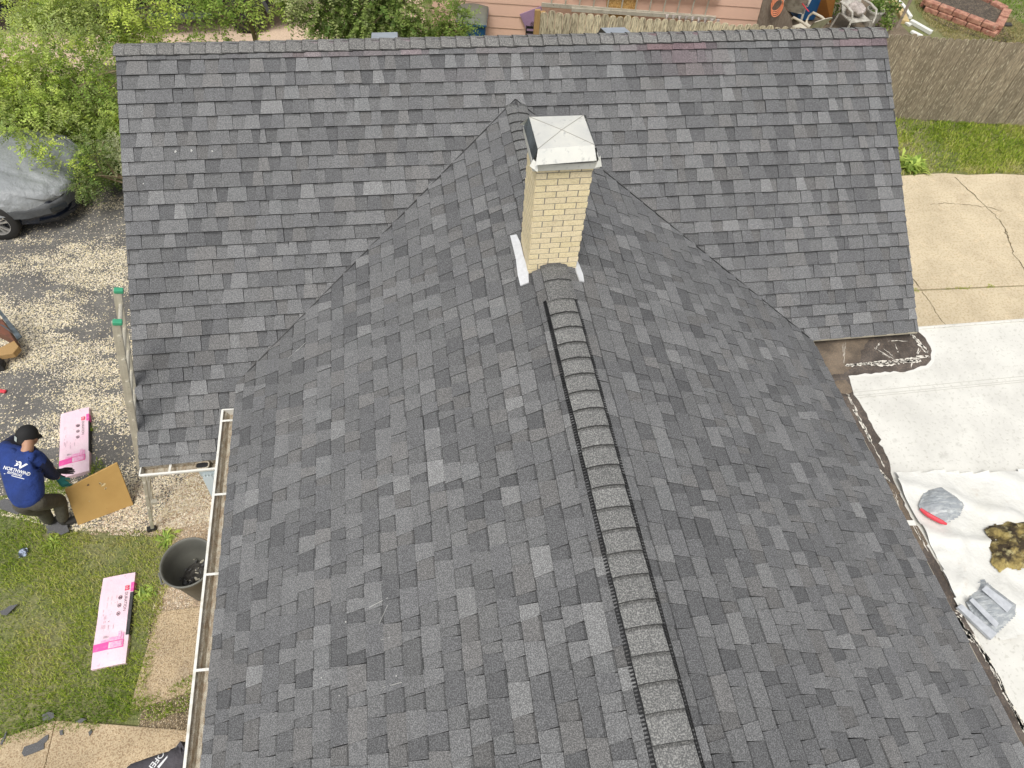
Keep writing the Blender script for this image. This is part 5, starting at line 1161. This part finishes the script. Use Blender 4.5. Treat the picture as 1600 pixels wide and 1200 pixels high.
# --- grey trash can
tc_ = at(300,898,.68); can = empty('trash_can', (-2.80,-4.02,.0), 'open grey trash can under the left gutter with roof debris inside', 'trash can'); LOCAL.add(can.name)
mb = MB(); mb.lathe([(.0,.0),(.20,.0),(.205,.02),(.245,.56),(.262,.57),(.265,.66),(.278,.665),(.282,.685),(.276,.70),(.262,.695),(.255,.66),(.236,.56),(.198,.03),(.0,.03)], (0,0,0), 48)
mb.build('body', M['can'], can, smooth=True)
for a in (math.pi*1.12, math.pi*.12):
    c_, s_ = math.cos(a), math.sin(a); t_ = V(-s_, c_, 0); b = V(c_*.265, s_*.265, .60)
    MB().tube([b+t_*.07, b+t_*.065+V(c_*.045,s_*.045,-.01), b-t_*.065+V(c_*.045,s_*.045,-.01), b-t_*.07], .012, 8).build('handle', M['can'], can)
mb = MB(); mb.lathe([(0,.24),(.215,.22)], (0,0,0), 32); dbr = mb.build('debris', M['debris'], can)
mb = MB(); mb2 = MB()
for i in range(70):
    a = rng.uniform(0, 2*math.pi); r = .2*math.sqrt(rng.random()); p = V(r*math.cos(a), r*math.sin(a), .25+rng.uniform(0, .06)); L = rng.uniform(.01,.05); d = rng.normal(0, 1, 3); d /= np.linalg.norm(d)
    (mb2 if i % 3 == 0 else mb).bar(p, p+d*L, rng.uniform(.008,.03), .004)
mb.build('shingle_bits', M['scrap'], dbr); mb2.build('pale_bits', M['debris_pale'], dbr)

# --- second worker under the eave at the bottom edge
m2 = empty('person', (-2.55,-6.2,0), 'person in a charcoal shirt with white back print, half hidden under the left gutter', 'person')
P0_ = V(-2.62,-6.42,.88); S1 = V(-2.62,-6.22,1.08); C1 = V(-2.60,-5.99,1.20); N1 = V(-2.40,-5.97,1.10); H1 = V(-2.04,-5.95,.98)
b2 = [(P0_,.10),(S1,.10),(C1+V(0,0,-.04),.07),(N1+V(0,0,-.04),.045),(H1,.075),(V(-2.78,-6.05,1.12),.06),(V(-2.78,-5.98,.85),.045),(V(-2.55,-5.85,.68),.035),(V(-2.44,-6.02,1.02),.05),(V(-2.30,-5.80,.85),.05),(V(-2.25,-5.70,.65),.035),
      (V(-2.70,-6.45,.82),.10),(V(-2.68,-6.25,.46),.07),(V(-2.72,-6.5,.08),.05),(V(-2.52,-6.45,.82),.10),(V(-2.46,-6.22,.46),.07),(V(-2.48,-6.45,.08),.05)]
e2_ = [(0,1),(1,2),(2,3),(3,4),(2,5),(5,6),(6,7),(2,8),(8,9),(9,10),(0,11),(11,12),(12,13),(0,14),(14,15),(15,16)]
skin('body', [(p, (r if not isinstance(r, tuple) else (r[0]*.85, r[1]*.85))) for p, r in b2], e2_, M['skin'], m2)
sj = [(lerp(P0_,S1,-.25),(.185,.15)),(S1,(.205,.16)),(C1,(.205,.155)),(lerp(C1,N1,.6),.11),(V(-2.78,-6.04,1.16),.10),(V(-2.80,-5.99,.98),.085),(V(-2.43,-5.93,1.12),.098),(V(-2.36,-5.86,.98),.085)]
sh = skin('shirt', sj, [(0,1),(1,2),(2,3),(2,4),(4,5),(2,6),(6,7)], M['shirt'], m2)
skin('collar', [(lerp(C1,N1,.1)+V(0,.0,-.03),.13),(N1+V(0,0,-.02),.125),(V(-2.22,-5.95,1.08),.11)], [(0,1),(1,2)], M['shirt'], m2)
skin('trousers', [(P0_,(.17,.14)),(V(-2.70,-6.45,.80),.11),(V(-2.68,-6.25,.46),.085),(V(-2.72,-6.48,.12),.07),(V(-2.52,-6.45,.80),.11),(V(-2.46,-6.22,.46),.085),(V(-2.48,-6.43,.12),.07)], [(0,1),(1,2),(2,3),(0,4),(4,5),(5,6)], M['pants'], m2)
for p in (V(-2.72,-6.48,.05), V(-2.48,-6.43,.05)): skin('boot', [(p,.05),(p+V(.02,.12,-.01),.045),(p+V(.03,.2,-.015),.035)], [(0,1),(1,2)], M['boots'], m2)
for p, q in ((V(-2.55,-5.85,.68), V(.1,.1,-.1)), (V(-2.25,-5.70,.65), V(.0,.1,-.1))): hand(m2, p, q, (0,0,-1), M['skin'], 'hand', .4)
mb = MB(); ellmesh(mb, H1+V(.01,0,.03), (V(.10,0,0), V(0,.085,0), V(0,0,.10)), 20, 12); mb.build('hair', M['hair'], m2, smooth=True)
o2 = at(246,1180,1.33); ex2 = at(232,1187,1.33)-at(262,1155,1.33)  # the print runs along the tilted back
ex2 = at(238,1192,1.33)-at(262,1160,1.33); ex2 /= np.linalg.norm(ex2); n2 = CAM-o2; n2 /= np.linalg.norm(n2); n2 = n2*.5+V(0,0,.5); n2 /= np.linalg.norm(n2); ey2 = np.cross(n2, ex2)
text_on(sh, [('ROOFER', .0, -.005, .066, 0)], o2, ex2, ey2, n2, M['print_white'], sh, 'back_print',
        polys=[[(-.13,.036),(.07,.036),(.07,.058),(-.13,.058)], [(.085,.034),(.125,.034),(.105,.066)], [(-.11,-.052),(.11,-.052),(.11,-.047),(-.11,-.047)], [(-.09,-.068),(.09,-.068),(.09,-.063),(-.09,-.063)]])

# ------------------------------------------------------------------ covered car
car = empty('covered_car', (-7.9,2.95,0), 'dark car under a grey fitted cover with one alloy wheel showing', 'car')
def lofted(secs, nseg, prof, name, m, parent, wr_=0, sm=True):
    """secs: (x, ycentre, halfwidth, zlow, ztop); prof(t)->(y,z) for t in 0..1 over the top from side to side"""
    vs = []; 
    for (x, yc, w, z0, z1) in secs:
        for j in range(nseg+1):
            t = j/nseg; py_, pz_ = prof(t); vs.append(V(x, yc+w*py_, z0+(z1-z0)*pz_))
    n = nseg+1; fs = [(i*n+j, i*n+j+1, (i+1)*n+j+1, (i+1)*n+j) for i in range(len(secs)-1) for j in range(nseg)]
    for e in (0, len(secs)-1): fs.append(tuple(e*n+j for j in range(n)))
    vs = np.array(vs)
    if wr_:
        nx_ = fnoise(vs[:, 0]*1.0+vs[:, 2]*2.2, vs[:, 1]*1.3, 2.6)-.5; rid = np.abs(fnoise(vs[:, 0]+3*vs[:, 2], vs[:, 1]-vs[:, 2], 1.5)-.5)
        vs[:, 1] += nx_*wr_*1.2; vs[:, 2] += nx_*wr_*.8-np.exp(-(rid/.03)**2)*wr_*.35
    mb = MB(); mb.add(list(vs), fs); o = mb.build(name, m, parent, smooth=sm); return o
def interp(keys, xs):
    k_ = np.array(keys); return [tuple([x]+[float(np.interp(-x, -k_[:, 0], k_[:, i])) for i in range(1, k_.shape[1])]) for x in xs]
sq = lambda p: (lambda t: (math.copysign(abs(math.cos(math.pi*t))**p, math.cos(math.pi*t))*-1, math.sin(math.pi*t)**p))
cy_ = 2.98
kb = [(-5.50,cy_,.10,.48,.52),(-5.53,cy_,.42,.44,.60),(-5.62,cy_,.62,.43,.70),(-5.80,cy_,.79,.43,.77),(-6.1,cy_,.90,.44,.84),(-6.5,cy_,.955,.50,.92),(-6.95,cy_,.96,.52,1.0),(-7.3,cy_,.955,.48,1.10),(-7.9,cy_,.95,.46,1.42),(-8.6,cy_,.95,.46,1.46),(-9.4,cy_,.94,.5,1.36),(-9.9,cy_,.90,.46,1.08),(-10.15,cy_,.6,.46,.9)]
xs_ = list(-5.5-4.65*(np.linspace(0, 1, 90)**1.25))
lofted([(x, a, w, z0+.0, z1) for x, a, w, z0, z1 in interp(kb, xs_)], 64, sq(.48), 'cover', M['cover'], car, wr_=.11)
kh = [(a, b, c+.02, d-.07, d+.12) for a, b, c, d, e in kb]
lofted(interp(kh, xs_), 64, sq(.30), 'cover_hem', M['cover_dark'], car, wr_=.03)
kp = [(-5.56,cy_,.42,.20,.60),(-5.62,cy_,.62,.19,.62),(-5.80,cy_,.79,.19,.64),(-6.1,cy_,.875,.22,.66),(-6.5,cy_,.89,.22,.66),(-9.9,cy_,.88,.22,.66),(-10.1,cy_,.6,.25,.6)]
lofted(interp(kp, list(np.linspace(-5.56,-10.1,40))), 24, sq(.35), 'body', M['carpaint'], car)
mb = MB(); pl = [(-5.50,-.36),(-5.56,-.60),(-5.74,-.80),(-6.02,-.90)]
for a, b in zip(pl[:-1], pl[1:]): mb.bar((a[0], cy_+a[1], .26), (b[0], cy_+b[1], .26), .02, .05)
mb.bar((-5.50,cy_-.36,.26),(-5.50,cy_+.36,.26),.02,.05); mb.build('bumper_lip', M['blackpaint'], car)
MB().bar((-5.60,cy_-.66,.40),(-5.80,cy_-.82,.42),.02,.07).build('fog_lamp', M['glass'], car)
def wheel(parent, c, r, w, ny=-1, rim=M['alloy'], spokes=5, name='wheel'):
    c = V(*c); mb = MB(); n = 40
    prof = [(r*.66,-w/2),(r*.93,-w/2),(r,-w*.36),(r,w*.36),(r*.93,w/2),(r*.66,w/2)]
    vs = []; 
    for (q, o_) in prof:
        for k_ in range(n): a = 2*math.pi*k_/n; vs.append(c+V(q*math.cos(a), o_, q*math.sin(a)))
    mb.add(vs, [(i*n+k_, i*n+(k_+1) % n, (i+1)*n+(k_+1) % n, (i+1)*n+k_) for i in range(len(prof)-1) for k_ in range(n)]); wo = mb.build(name, M['darkalloy'], parent)
    mt = MB(); mt.add(vs, [(i*n+k_, i*n+(k_+1) % n, (i+1)*n+(k_+1) % n, (i+1)*n+k_) for i in range(len(prof)-1) for k_ in range(n)]); mt.v = [tuple(c+(V(*p)-c)*1.004) for p in mt.v]; mt.build('tyre', M['tyre'], wo, smooth=True)
    mr = MB(); f = ny*w*.42
    for rr_, oo in ((r*.67, ny*w*.48),(r*.62, ny*w*.44)):
        pass
    ring = []
    for (q, o_) in ((r*.68, ny*w*.50),(r*.64, ny*w*.50),(r*.61, ny*w*.30),(r*.60, 0)):
        for k_ in range(n): a = 2*math.pi*k_/n; ring.append(c+V(q*math.cos(a), o_, q*math.sin(a)))
    mr.add(ring, [(i*n+k_, i*n+(k_+1) % n, (i+1)*n+(k_+1) % n, (i+1)*n+k_) for i in range(3) for k_ in range(n)])
    for s_ in range(spokes):
        a = 2*math.pi*s_/spokes+.3
        for da in (-.17, .17):
            p0 = c+V(r*.12*math.cos(a+da*2), f, r*.12*math.sin(a+da*2)); p1_ = c+V(r*.64*math.cos(a+da), f, r*.64*math.sin(a+da)); mr.bar(p0, p1_, .028, .035, up=(0,1,0))
    mr.tube([c+V(0,f-.02,0), c+V(0,f+.02,0)], r*.16, 16); mr.build('rim', rim, wo)
    mb = MB(); mb.add([c+V(r*.6*math.cos(2*math.pi*k_/n), ny*w*.1, r*.6*math.sin(2*math.pi*k_/n)) for k_ in range(n)], [tuple(range(n))]); mb.build('brake_disc', M['darkalloy'], wo)
for wx in (-6.63, -9.35):
    wheel(car, (wx, cy_-.86, .335), .335, .24); wheel(car, (wx, cy_+.86, .335), .335, .24, 1)
# ------------------------------------------------------------------ black vehicles behind the trees
pk = empty('pickup_truck', (-4.2,9.2,0), 'black pickup truck behind the thin branched tree above the roof ridge', 'truck', rz=0.0)
mb = MB(); X0_, X1_, Yc = -7.9, -2.45, 9.25
mb.box((X0_,Yc-.95,.52),(X1_,Yc+.95,1.02)); bd = mb.build('body', M['blackpaint'], pk, bevel=.06, seg=3)
mb = MB(); vs = [(-6.3,Yc-.88,1.0),(-3.9,Yc-.88,1.0),(-3.9,Yc+.88,1.0),(-6.3,Yc+.88,1.0),(-5.9,Yc-.72,1.72),(-4.4,Yc-.72,1.72),(-4.4,Yc+.72,1.72),(-5.9,Yc+.72,1.72)]
mb.add(vs, [(4,5,6,7),(0,1,5,4),(1,2,6,5),(2,3,7,6),(3,0,4,7)]); mb.build('cabin', M['blackpaint'], pk, bevel=.05)
mb = MB(); mb.add([(-6.1,Yc-.885,1.08),(-4.15,Yc-.885,1.08),(-4.5,Yc-.755,1.62),(-5.8,Yc-.755,1.62)], [(0,1,2,3)]); mb.build('side_window', M['glass'], pk)
mb = MB(); mb.bar((-6.2,Yc-1.0,.42),(-4.1,Yc-1.0,.42),.16,.05); mb.build('side_step', M['chrome'], pk)
for wx in (-6.95, -3.42):
    for s_ in (-1, 1): wheel(pk, (wx, Yc+s_*.86, .40), .40, .26, s_, rim=M['darkalloy'])
    mb = MB(); pts = [V(wx+.50*math.cos(a), Yc-.97, .42+.50*math.sin(a)) for a in np.linspace(.05, math.pi-.05, 14)]; mb.tube(pts, .045, 6); mb.build('wheel_arch', M['cover_dark'], pk)
for x_ in (-5.4,-4.5): MB().bar((x_-.08,Yc-.97,.95),(x_+.08,Yc-.97,.95),.02,.03).build('door_handle', M['blackpaint'], pk)
sc_ = empty('parked_car', (-9.8,9.6,0), 'black car with a red tail lamp at the top left corner', 'car')
c0_ = at(48,28,.35); xb = float(c0_[0])-.25; yb = float(c0_[1])
kc = [(0,.55),(.25,.86),(.9,.90),(3.6,.90),(4.2,.7)]
vs = []; n = 17
for (d_, w_), z1_ in zip(kc, (.80,.92,.98,.9,.7)):
    for j in range(n): t = j/(n-1); py_, pz_ = sq(.4)(t); vs.append(V(xb-.2+w_*py_-.35*d_*.0, yb+.05+d_, .28+(z1_-.28)*pz_))
mb = MB(); mb.add(vs, [(i*n+j, i*n+j+1, (i+1)*n+j+1, (i+1)*n+j) for i in range(len(kc)-1) for j in range(n-1)]+[tuple(range(n)), tuple(range((len(kc)-1)*n, len(kc)*n))]); mb.build('body', M['blackpaint'], sc_, smooth=True)
mb = MB(); mb.add([(xb-.9,yb+1.0,.92),(xb+.5,yb+1.0,.92),(xb+.5,yb+3.2,.92),(xb-.9,yb+3.2,.92),(xb-.75,yb+1.5,1.42),(xb+.35,yb+1.5,1.42),(xb+.35,yb+2.7,1.42),(xb-.75,yb+2.7,1.42)], [(4,5,6,7),(0,1,5,4),(1,2,6,5),(2,3,7,6),(3,0,4,7)]); mb.build('cabin', M['glass'], sc_, bevel=.05)
MB().box((xb-1.0,yb+.22,.62),(xb-.70,yb+.42,.80)).build('tail_lamp', M['taillight'], sc_, bevel=.03)
MB().box((xb+.40,yb+.15,.62),(xb+.62,yb+.36,.78)).build('tail_lamp', M['taillight'], sc_, bevel=.03)
MB().box((xb-.95,yb-.03,.30),(xb+.55,yb+.16,.50)).build('bumper', M['blackpaint'], sc_, bevel=.04)
for s_ in (-.98, .55):
    for yy in (.95, 3.1): 
        MB().tube([(xb+s_-.0,yb+yy,.32),(xb+s_+.2,yb+yy,.32)], .32, 24).build('wheel', M['tyre'], sc_)

# ------------------------------------------------------------------ brown cart at the left frame edge
ct = empty('utility_cart', at(-8,540,.2), 'brown cart with scuffed grey steel side cut by the left frame edge', 'cart')
def quad3(px, z, th, m, name, parent, dz=(0,0,0,0)):
    P = [at(*p, z+d) for p, d in zip(px, dz)]; mb = MB(); m_ = len(P); mb.add(P+[p-V(0,0,th) for p in P], [tuple(range(m_)), tuple(range(2*m_-1, m_-1, -1))]+[(k_, m_+k_, m_+(k_+1) % m_, (k_+1) % m_) for k_ in range(m_)])
    return mb.build(name, m, parent, bevel=.006)
quad3([(-40,562),(22,532),(29,541),(20,552),(-20,590)], .22, .09, M['newwood'], 'timber_beam', ct)
quad3([(-30,505),(3,498),(16,520),(22,531),(-4,552),(-30,560)], .26, .20, M['rust'], 'steel_box', ct)
quad3([(-20,462),(0,483),(34,525),(26,530),(10,524),(-20,510)], .42, .03, M['chrome'], 'steel_side', ct)
quad3([(-6,503),(6,508),(14,514),(20,521),(16,524),(6,519),(-4,515)], .46, .02, M['cover_dark'], 'plastic_bag', ct)
MB().tube([at(-10,575,.1), at(-10,575,.1)+V(0,.1,0)], .12, 20).build('wheel', M['tyre'], ct)

# ------------------------------------------------------------------ neighbour's yard
def chair(loc, rz, m, label, w=.56, group='outdoor chairs on the patio', back=.42, lean=.2, seat=.40):
    e = empty('patio_chair', loc, label, 'chair', group, rz=rz); LOCAL.add(e.name)
    mb = MB(); mb.box((-w/2+.05,-.24,seat-.02),(w/2-.05,.22,seat+.012)); mb.build('seat', m, e, bevel=.02)
    mb = MB(); n = 10; vs = []
    for i in range(n+1):
        a = -1+2*i/n; cv = .06*(a*a); 
        for t in (0,.5,1): vs.append((a*w*(.40+.06*t), .22+lean*t*.9-cv*.8, seat+back*t*(1-.12*a*a*(t > .9))))
    vs2 = [(x, y+.02, z) for x, y, z in vs]; mb.add(vs+vs2, [(3*i+j, 3*i+3+j, 3*i+4+j, 3*i+1+j) for i in range(n) for j in range(2)]+[(3*n+3+3*i+j, 3*n+3+3*i+1+j, 3*n+3+3*i+4+j, 3*n+3+3*i+3+j) for i in range(n) for j in range(2)]+[(3*i+2, 3*i+5, 3*n+3+3*i+5, 3*n+3+3*i+2) for i in range(n)])
    mb.build('backrest', m, e)
    for s_ in (-1, 1):
        mb = MB(); mb.tube([(s_*w/2,.30,seat+.22),(s_*(w/2+.01),.05,seat+.24),(s_*(w/2+.01),-.20,seat+.22),(s_*w/2,-.27,seat+.12),(s_*w/2,-.28,seat-.02)], [.02,.028,.028,.022,.02], 8); mb.build('armrest', m, e, smooth=True)
        for y0, y1 in ((-.24,-.28),(.22,.28)): MB().bar((s_*(w/2-.03),y0,seat),(s_*(w/2),y1,0),.045,.03).build('leg', m, e)
    return e
p = at(1263,35,.55); chair((float(p[0]),float(p[1]),0), R(200), M['cream_plastic'], 'cream plastic armchair just behind the fence pickets')
p = at(1245,8,.5); chair((float(p[0]),float(p[1])+.1,0), R(150), M['weathered_plastic'], 'grey plastic armchair beside the weathered board panel, farther from the fence')
p = at(1338,22,.42); ch_ = chair((float(p[0]),float(p[1]),0), R(8), M['weathered_plastic'], 'weathered chair heaped with dirty cloth in the middle of the patio', w=.62, back=.5, lean=.4, seat=.36)
mb = MB(); ellmesh(mb, V(p[0]-.02,p[1]+.05,.50), (V(.22,0,0), V(0,.20,0), V(0,0,.12)), 26, 14); me = mb.mesh('cloth_pile')
for v in me.vertices: v.co += Vector((0,0,.09*(float(fnoise(v.co.x, v.co.y, 9))-.5)*2))+Vector(rng.normal(0, .004, 3))
tag(link('cloth_pile', me, M['cloth'], None, smooth=True), 'crumpled dirty pale cloth piled on the weathered chair', 'cloth')
p = at(1362,30,.15); pot = empty('flower_pot', (float(p[0]),float(p[1]),0), 'white plastic flower pot with a green plant to the right of the weathered chair', 'flower pot'); LOCAL.add(pot.name)
mb = MB(); mb.lathe([(0,0),(.13,0),(.19,.34),(.205,.34),(.205,.38),(.18,.38),(.175,.30),(0,.29)], (0,0,0), 28); mb.build('pot', M['weathered_plastic'], pot, smooth=False)
pp = V(p[0], p[1], .45); 
def leafball(parent, c, r, n, l, cols):
    vs = []; cs = []
    for i in range(n):
        q = c+rng.normal(0, r*.5, 3); d = rng.normal(0, 1, 3); d /= np.linalg.norm(d); s_ = np.cross(d, rng.normal(0, 1, 3)); s_ /= np.linalg.norm(s_)
        L = l*rng.uniform(.6, 1.3); vs += [q, q+d*L*.5+s_*L*.25, q+d*L, q+d*L*.5-s_*L*.25]; cs.append(np.array(cols[rng.integers(len(cols))])*rng.uniform(.6, 1.3))
    return link('leaves', npmesh('leaves', np.array(vs), np.arange(len(vs)), 4, np.array(cs)), M['leaf'], parent)
o = leafball(None, pp, .16, 160, .09, DG); o.name = 'leaves'; o.parent = pot; o.matrix_parent_inverse = parent_matrix(pot).inverted()
for px, py, r_, n_, lb in ((1300,12,.20,220,'dark leafy shrub behind the orange brown wood sheet'), (1392,12,.22,240,'leafy shrub at the foot of the thin steel post'), (1385,36,.16,160,'low bush at the end of the yellow stone edging'), (1372,4,.15,140,'small potted shrub above the white flower pot')):
    p = at(px, py, .25); e = empty('garden_shrub', (float(p[0]),float(p[1]),0), lb, 'shrub', 'shrubs around the patio'); leafball(e, V(p[0],p[1],.28), r_, n_, .09, DG+LG[:1]); MB().tube([(p[0],p[1],0),(p[0],p[1],.3)], .012, 6).build('stem', M['bark'], e)
p = at(1262,6,.35); tub = empty('storage_tub', (float(p[0]),float(p[1])+.15,0), 'blue storage tub full of tools between the grey armchair and the orange brown sheet', 'tub'); LOCAL.add(tub.name)
mb = MB(); mb.add([(-.22,-.3,.05),(.22,-.3,.05),(.22,.3,.05),(-.22,.3,.05),(-.28,-.36,.6),(.28,-.36,.6),(.28,.36,.6),(-.28,.36,.6)], [(0,3,2,1),(0,1,5,4),(1,2,6,5),(2,3,7,6),(3,0,4,7)]); mb.build('body', M['blue'], tub)
mb = MB(); mb.box((-.25,-.33,.42),(.25,.33,.45)); mb.build('contents', M['darkalloy'], tub)
mb = MB(); mb.tube([at(1248,-2,.65), at(1254,6,.66), at(1260,14,.64), at(1264,18,.6)], .012, 6); tag(mb.build('rope', M['red']), 'red rope lying over the blue storage tub', 'rope')
mb = MB(); P = [at(1288,-14,.9), at(1308,-14,.9), at(1298,36,.05), at(1274,26,.1)]; mb.add(P+[q+V(0,.02,.01) for q in P], [(0,1,2,3),(7,6,5,4),(0,4,5,1),(1,5,6,2),(2,6,7,3),(3,7,4,0)])
tag(mb.build('wood_sheet', mat('orange plywood', (.48,.21,.05), .6, var=(.38,.16,.04), vscale=5)), 'orange brown wood sheet leaning beside the blue storage tub', 'wood sheet')
# pile of rocks and litter
for i, (px, py) in enumerate(((1372,30),(1380,34),(1388,38),(1376,40),(1368,38),(1384,28))):
    q = at(px, py, .04); mb = MB(); ellmesh(mb, q, (V(.07,0,0), V(0,.06,0), V(0,0,.05)), 9, 6); me = mb.mesh('rock')
    for v in me.vertices: v.co += Vector(rng.normal(0, .010, 3))
    tag(link('rock', me, M['bitumen_pale'] if i % 2 else M['patio'], None), ['dark stone at the far left of the heap by the flower pot', 'brown stone in the middle of the heap by the flower pot', 'stone at the right end of the heap, nearest the steel post', 'dark stone nearest the fence in the patio heap', 'leftmost brown stone of the patio heap', 'dark stone farthest from the fence in the patio heap'][i], 'rock', 'stones heaped on the patio')
p0, p1__ = at(1401,44,0), at(1401,44,0)+V(.02,.05,2.3); po = MB().tube([p0, p1__], .035, 10).build('steel_post', M['oldwood'], smooth=True); tag(po, 'thin brown post standing beside the stone edging', 'post')
# stone and plastic edging
def chain(px, z, w, h, m, label, name, group, cat='edging'):
    P = [at(*p, 0) for p in px]; k_ = 0
    for a, b in zip(P[:-1], P[1:]):
        lab_ = label if isinstance(label, str) else label[k_]; k_ += 1
        d = (b-a)/np.linalg.norm(b-a); o = MB().bar(a+V(0,0,z), b-d*.012+V(0,0,z), w, h).build(name, m, bevel=.008); tag(o, lab_, cat, group)
chain([(1382,-12),(1389,-2),(1396,8),(1403,18),(1408,26),(1413,38)], .04, .17, .09, M['paver_yellow'], ['farthest yellow edging stone, cut by the top of the photo', 'second yellow edging stone from the far end', 'middle yellow edging stone, right behind the thin brown post', 'yellow edging stone just left of the foot of the thin post', 'yellow edging stone nearest the fence'], 'edging_stone', 'yellow edging stones')
chain([(1400,4),(1410,14),(1421,31)], .05, .09, .08, M['white_plastic'], ['short far white edging strip, farthest from the fence', 'white edging strip that the thin brown post crosses'], 'edging_strip', 'white edging strips beside the stones')
tag(MB().bar(at(1423,33,.05), at(1455,51,.05), .10, .08).build('edging_strip', M['white_plastic'], bevel=.006), 'longest white edging strip, ending near the fence top', 'edging')
tag(MB().bar(at(1424,49,.03), at(1440,57,.03), .10, .05).build('edging_strip', M['white_plastic'], bevel=.006), 'short white strip in the grass right behind the fence pickets', 'edging')
chain([(1413,36),(1422,42)], .03, .08, .05, M['white_plastic'], 'tiny white edging piece at the foot of the yellow stones', 'edging_strip', 'tiny white piece', 'edging')
# raised bed of clay pavers
bed = empty('raised_bed', at(1505,35,0), 'rectangular raised bed of red clay pavers filled with dark mulch', 'raised bed')
def paver(parent, a, b, w, z0, z1):
    a = np.array(a, float); b = np.array(b, float); d = (b-a)/np.linalg.norm(b-a); a = a+d*.008; b = b-d*.008
    MB().bar(a+V(0,0,(z0+z1)/2), b+V(0,0,(z0+z1)/2), w, z1-z0).build('paver', M['clay'], parent, bevel=.02)
ca, cb, cc, cd_ = at(1440,14), at(1551,56), at(1566,28), at(1478,-18)
for z0, z1, o_ in ((0,.12,.03),(.125,.24,0)):
    off = V(.03*o_*10*0, -o_, 0)
    nf = 5
    for i in range(nf): paver(bed, ca+(cb-ca)*i/nf+off+(cb-ca)/nf*(.0 if z0 else .12), ca+(cb-ca)*(i+1)/nf+off+(cb-ca)/nf*(.0 if z0 else .12), .20, z0, z1)
    for i in range(2): paver(bed, cb+(cc-cb)*(i+.12)/2, cb+(cc-cb)*(i+1)/2, .20, z0, z1); 
    for i in range(4): paver(bed, cc+(cd_-cc)*(i+.1)/4, cc+(cd_-cc)*(i+1)/4, .20, z0, z1)
    for i in range(3): paver(bed, cd_+(ca-cd_)*(i+.1)/3, cd_+(ca-cd_)*(i+.9)/3, .20, z0, z1)
mb = MB(); mb.prism([q[:2] for q in (ca, cb, cc, cd_)], .005, .17); mb.build('mulch_fill', M['mulch'], bed)
for k_, (px, py, lb) in enumerate(((1559,40,'dark slate chip lying to the right of the red paver bed'),)):
    q = at(px+6, py-2, .03); o = MB().bar(q, q+V(.22,-.05,.02), .14, .03).build('slate_chip', M['debris']); tag(o, lb, 'stone')
tag(chips('mulch_litter', [at(*p) for p in ((1470,40),(1560,70),(1585,62),(1566,44),(1545,62),(1445,22))], 900, .05, [(.06,.05,.04),(.30,.22,.12),(.10,.08,.06)], .012, lambda x, y: np.ones_like(x)), kind='stuff')
# white paint drips and scuffs on the shingles
mb = MB()
for px, py, r_ in ((274,237,.012),(299,235,.012),(332,236,.009),(224,287,.007),(540,972,.006),(502,1059,.006),(530,1087,.005),(619,1056,.005),(594,940,.004)):
    pn, pc = (nB, O) if py < 300 else (np.cross(ur, dl)*np.sign(np.cross(ur, dl)[2]), A)
    c = atp(px, py, pc+pn*.0165, pn); a1 = V(1,0,0); a2 = np.cross(pn, a1)
    mb.add([c+(a1*math.cos(t)*rng.uniform(.5,1.2)+a2*math.sin(t)*rng.uniform(.6,1.4))*r_ for t in np.linspace(0, 2*math.pi, 9)[:-1]], [tuple(range(8))])
for px, py, qx, qy, r_ in ((575,950,606,934,.004),(592,975,606,945,.002),(595,1000,609,996,.003),(598,1074,628,1066,.003),(450,560,478,535,.003),(430,660,480,645,.002)):
    pn = np.cross(ur, dl); pn *= np.sign(pn[2]); a_ = atp(px, py, A+pn*.0165, pn); b_ = atp(qx, qy, A+pn*.0165, pn); mb.bar(a_, b_, r_, .0015, up=pn)
mb.build('paint_marks', mat('pale scuff', (.42,.42,.40), .8), house)
# tar bead where the valley shingles are cut
mb = MB()
for a, b in ((A, VL), (A, VR)):
    mb.tube([a+nB*.016+(b-a)*t for t in np.linspace(0, .965 if b is VL else .99, 30)], .0075, 5)
mb.build('valley_seam', M['black_plastic'], house)
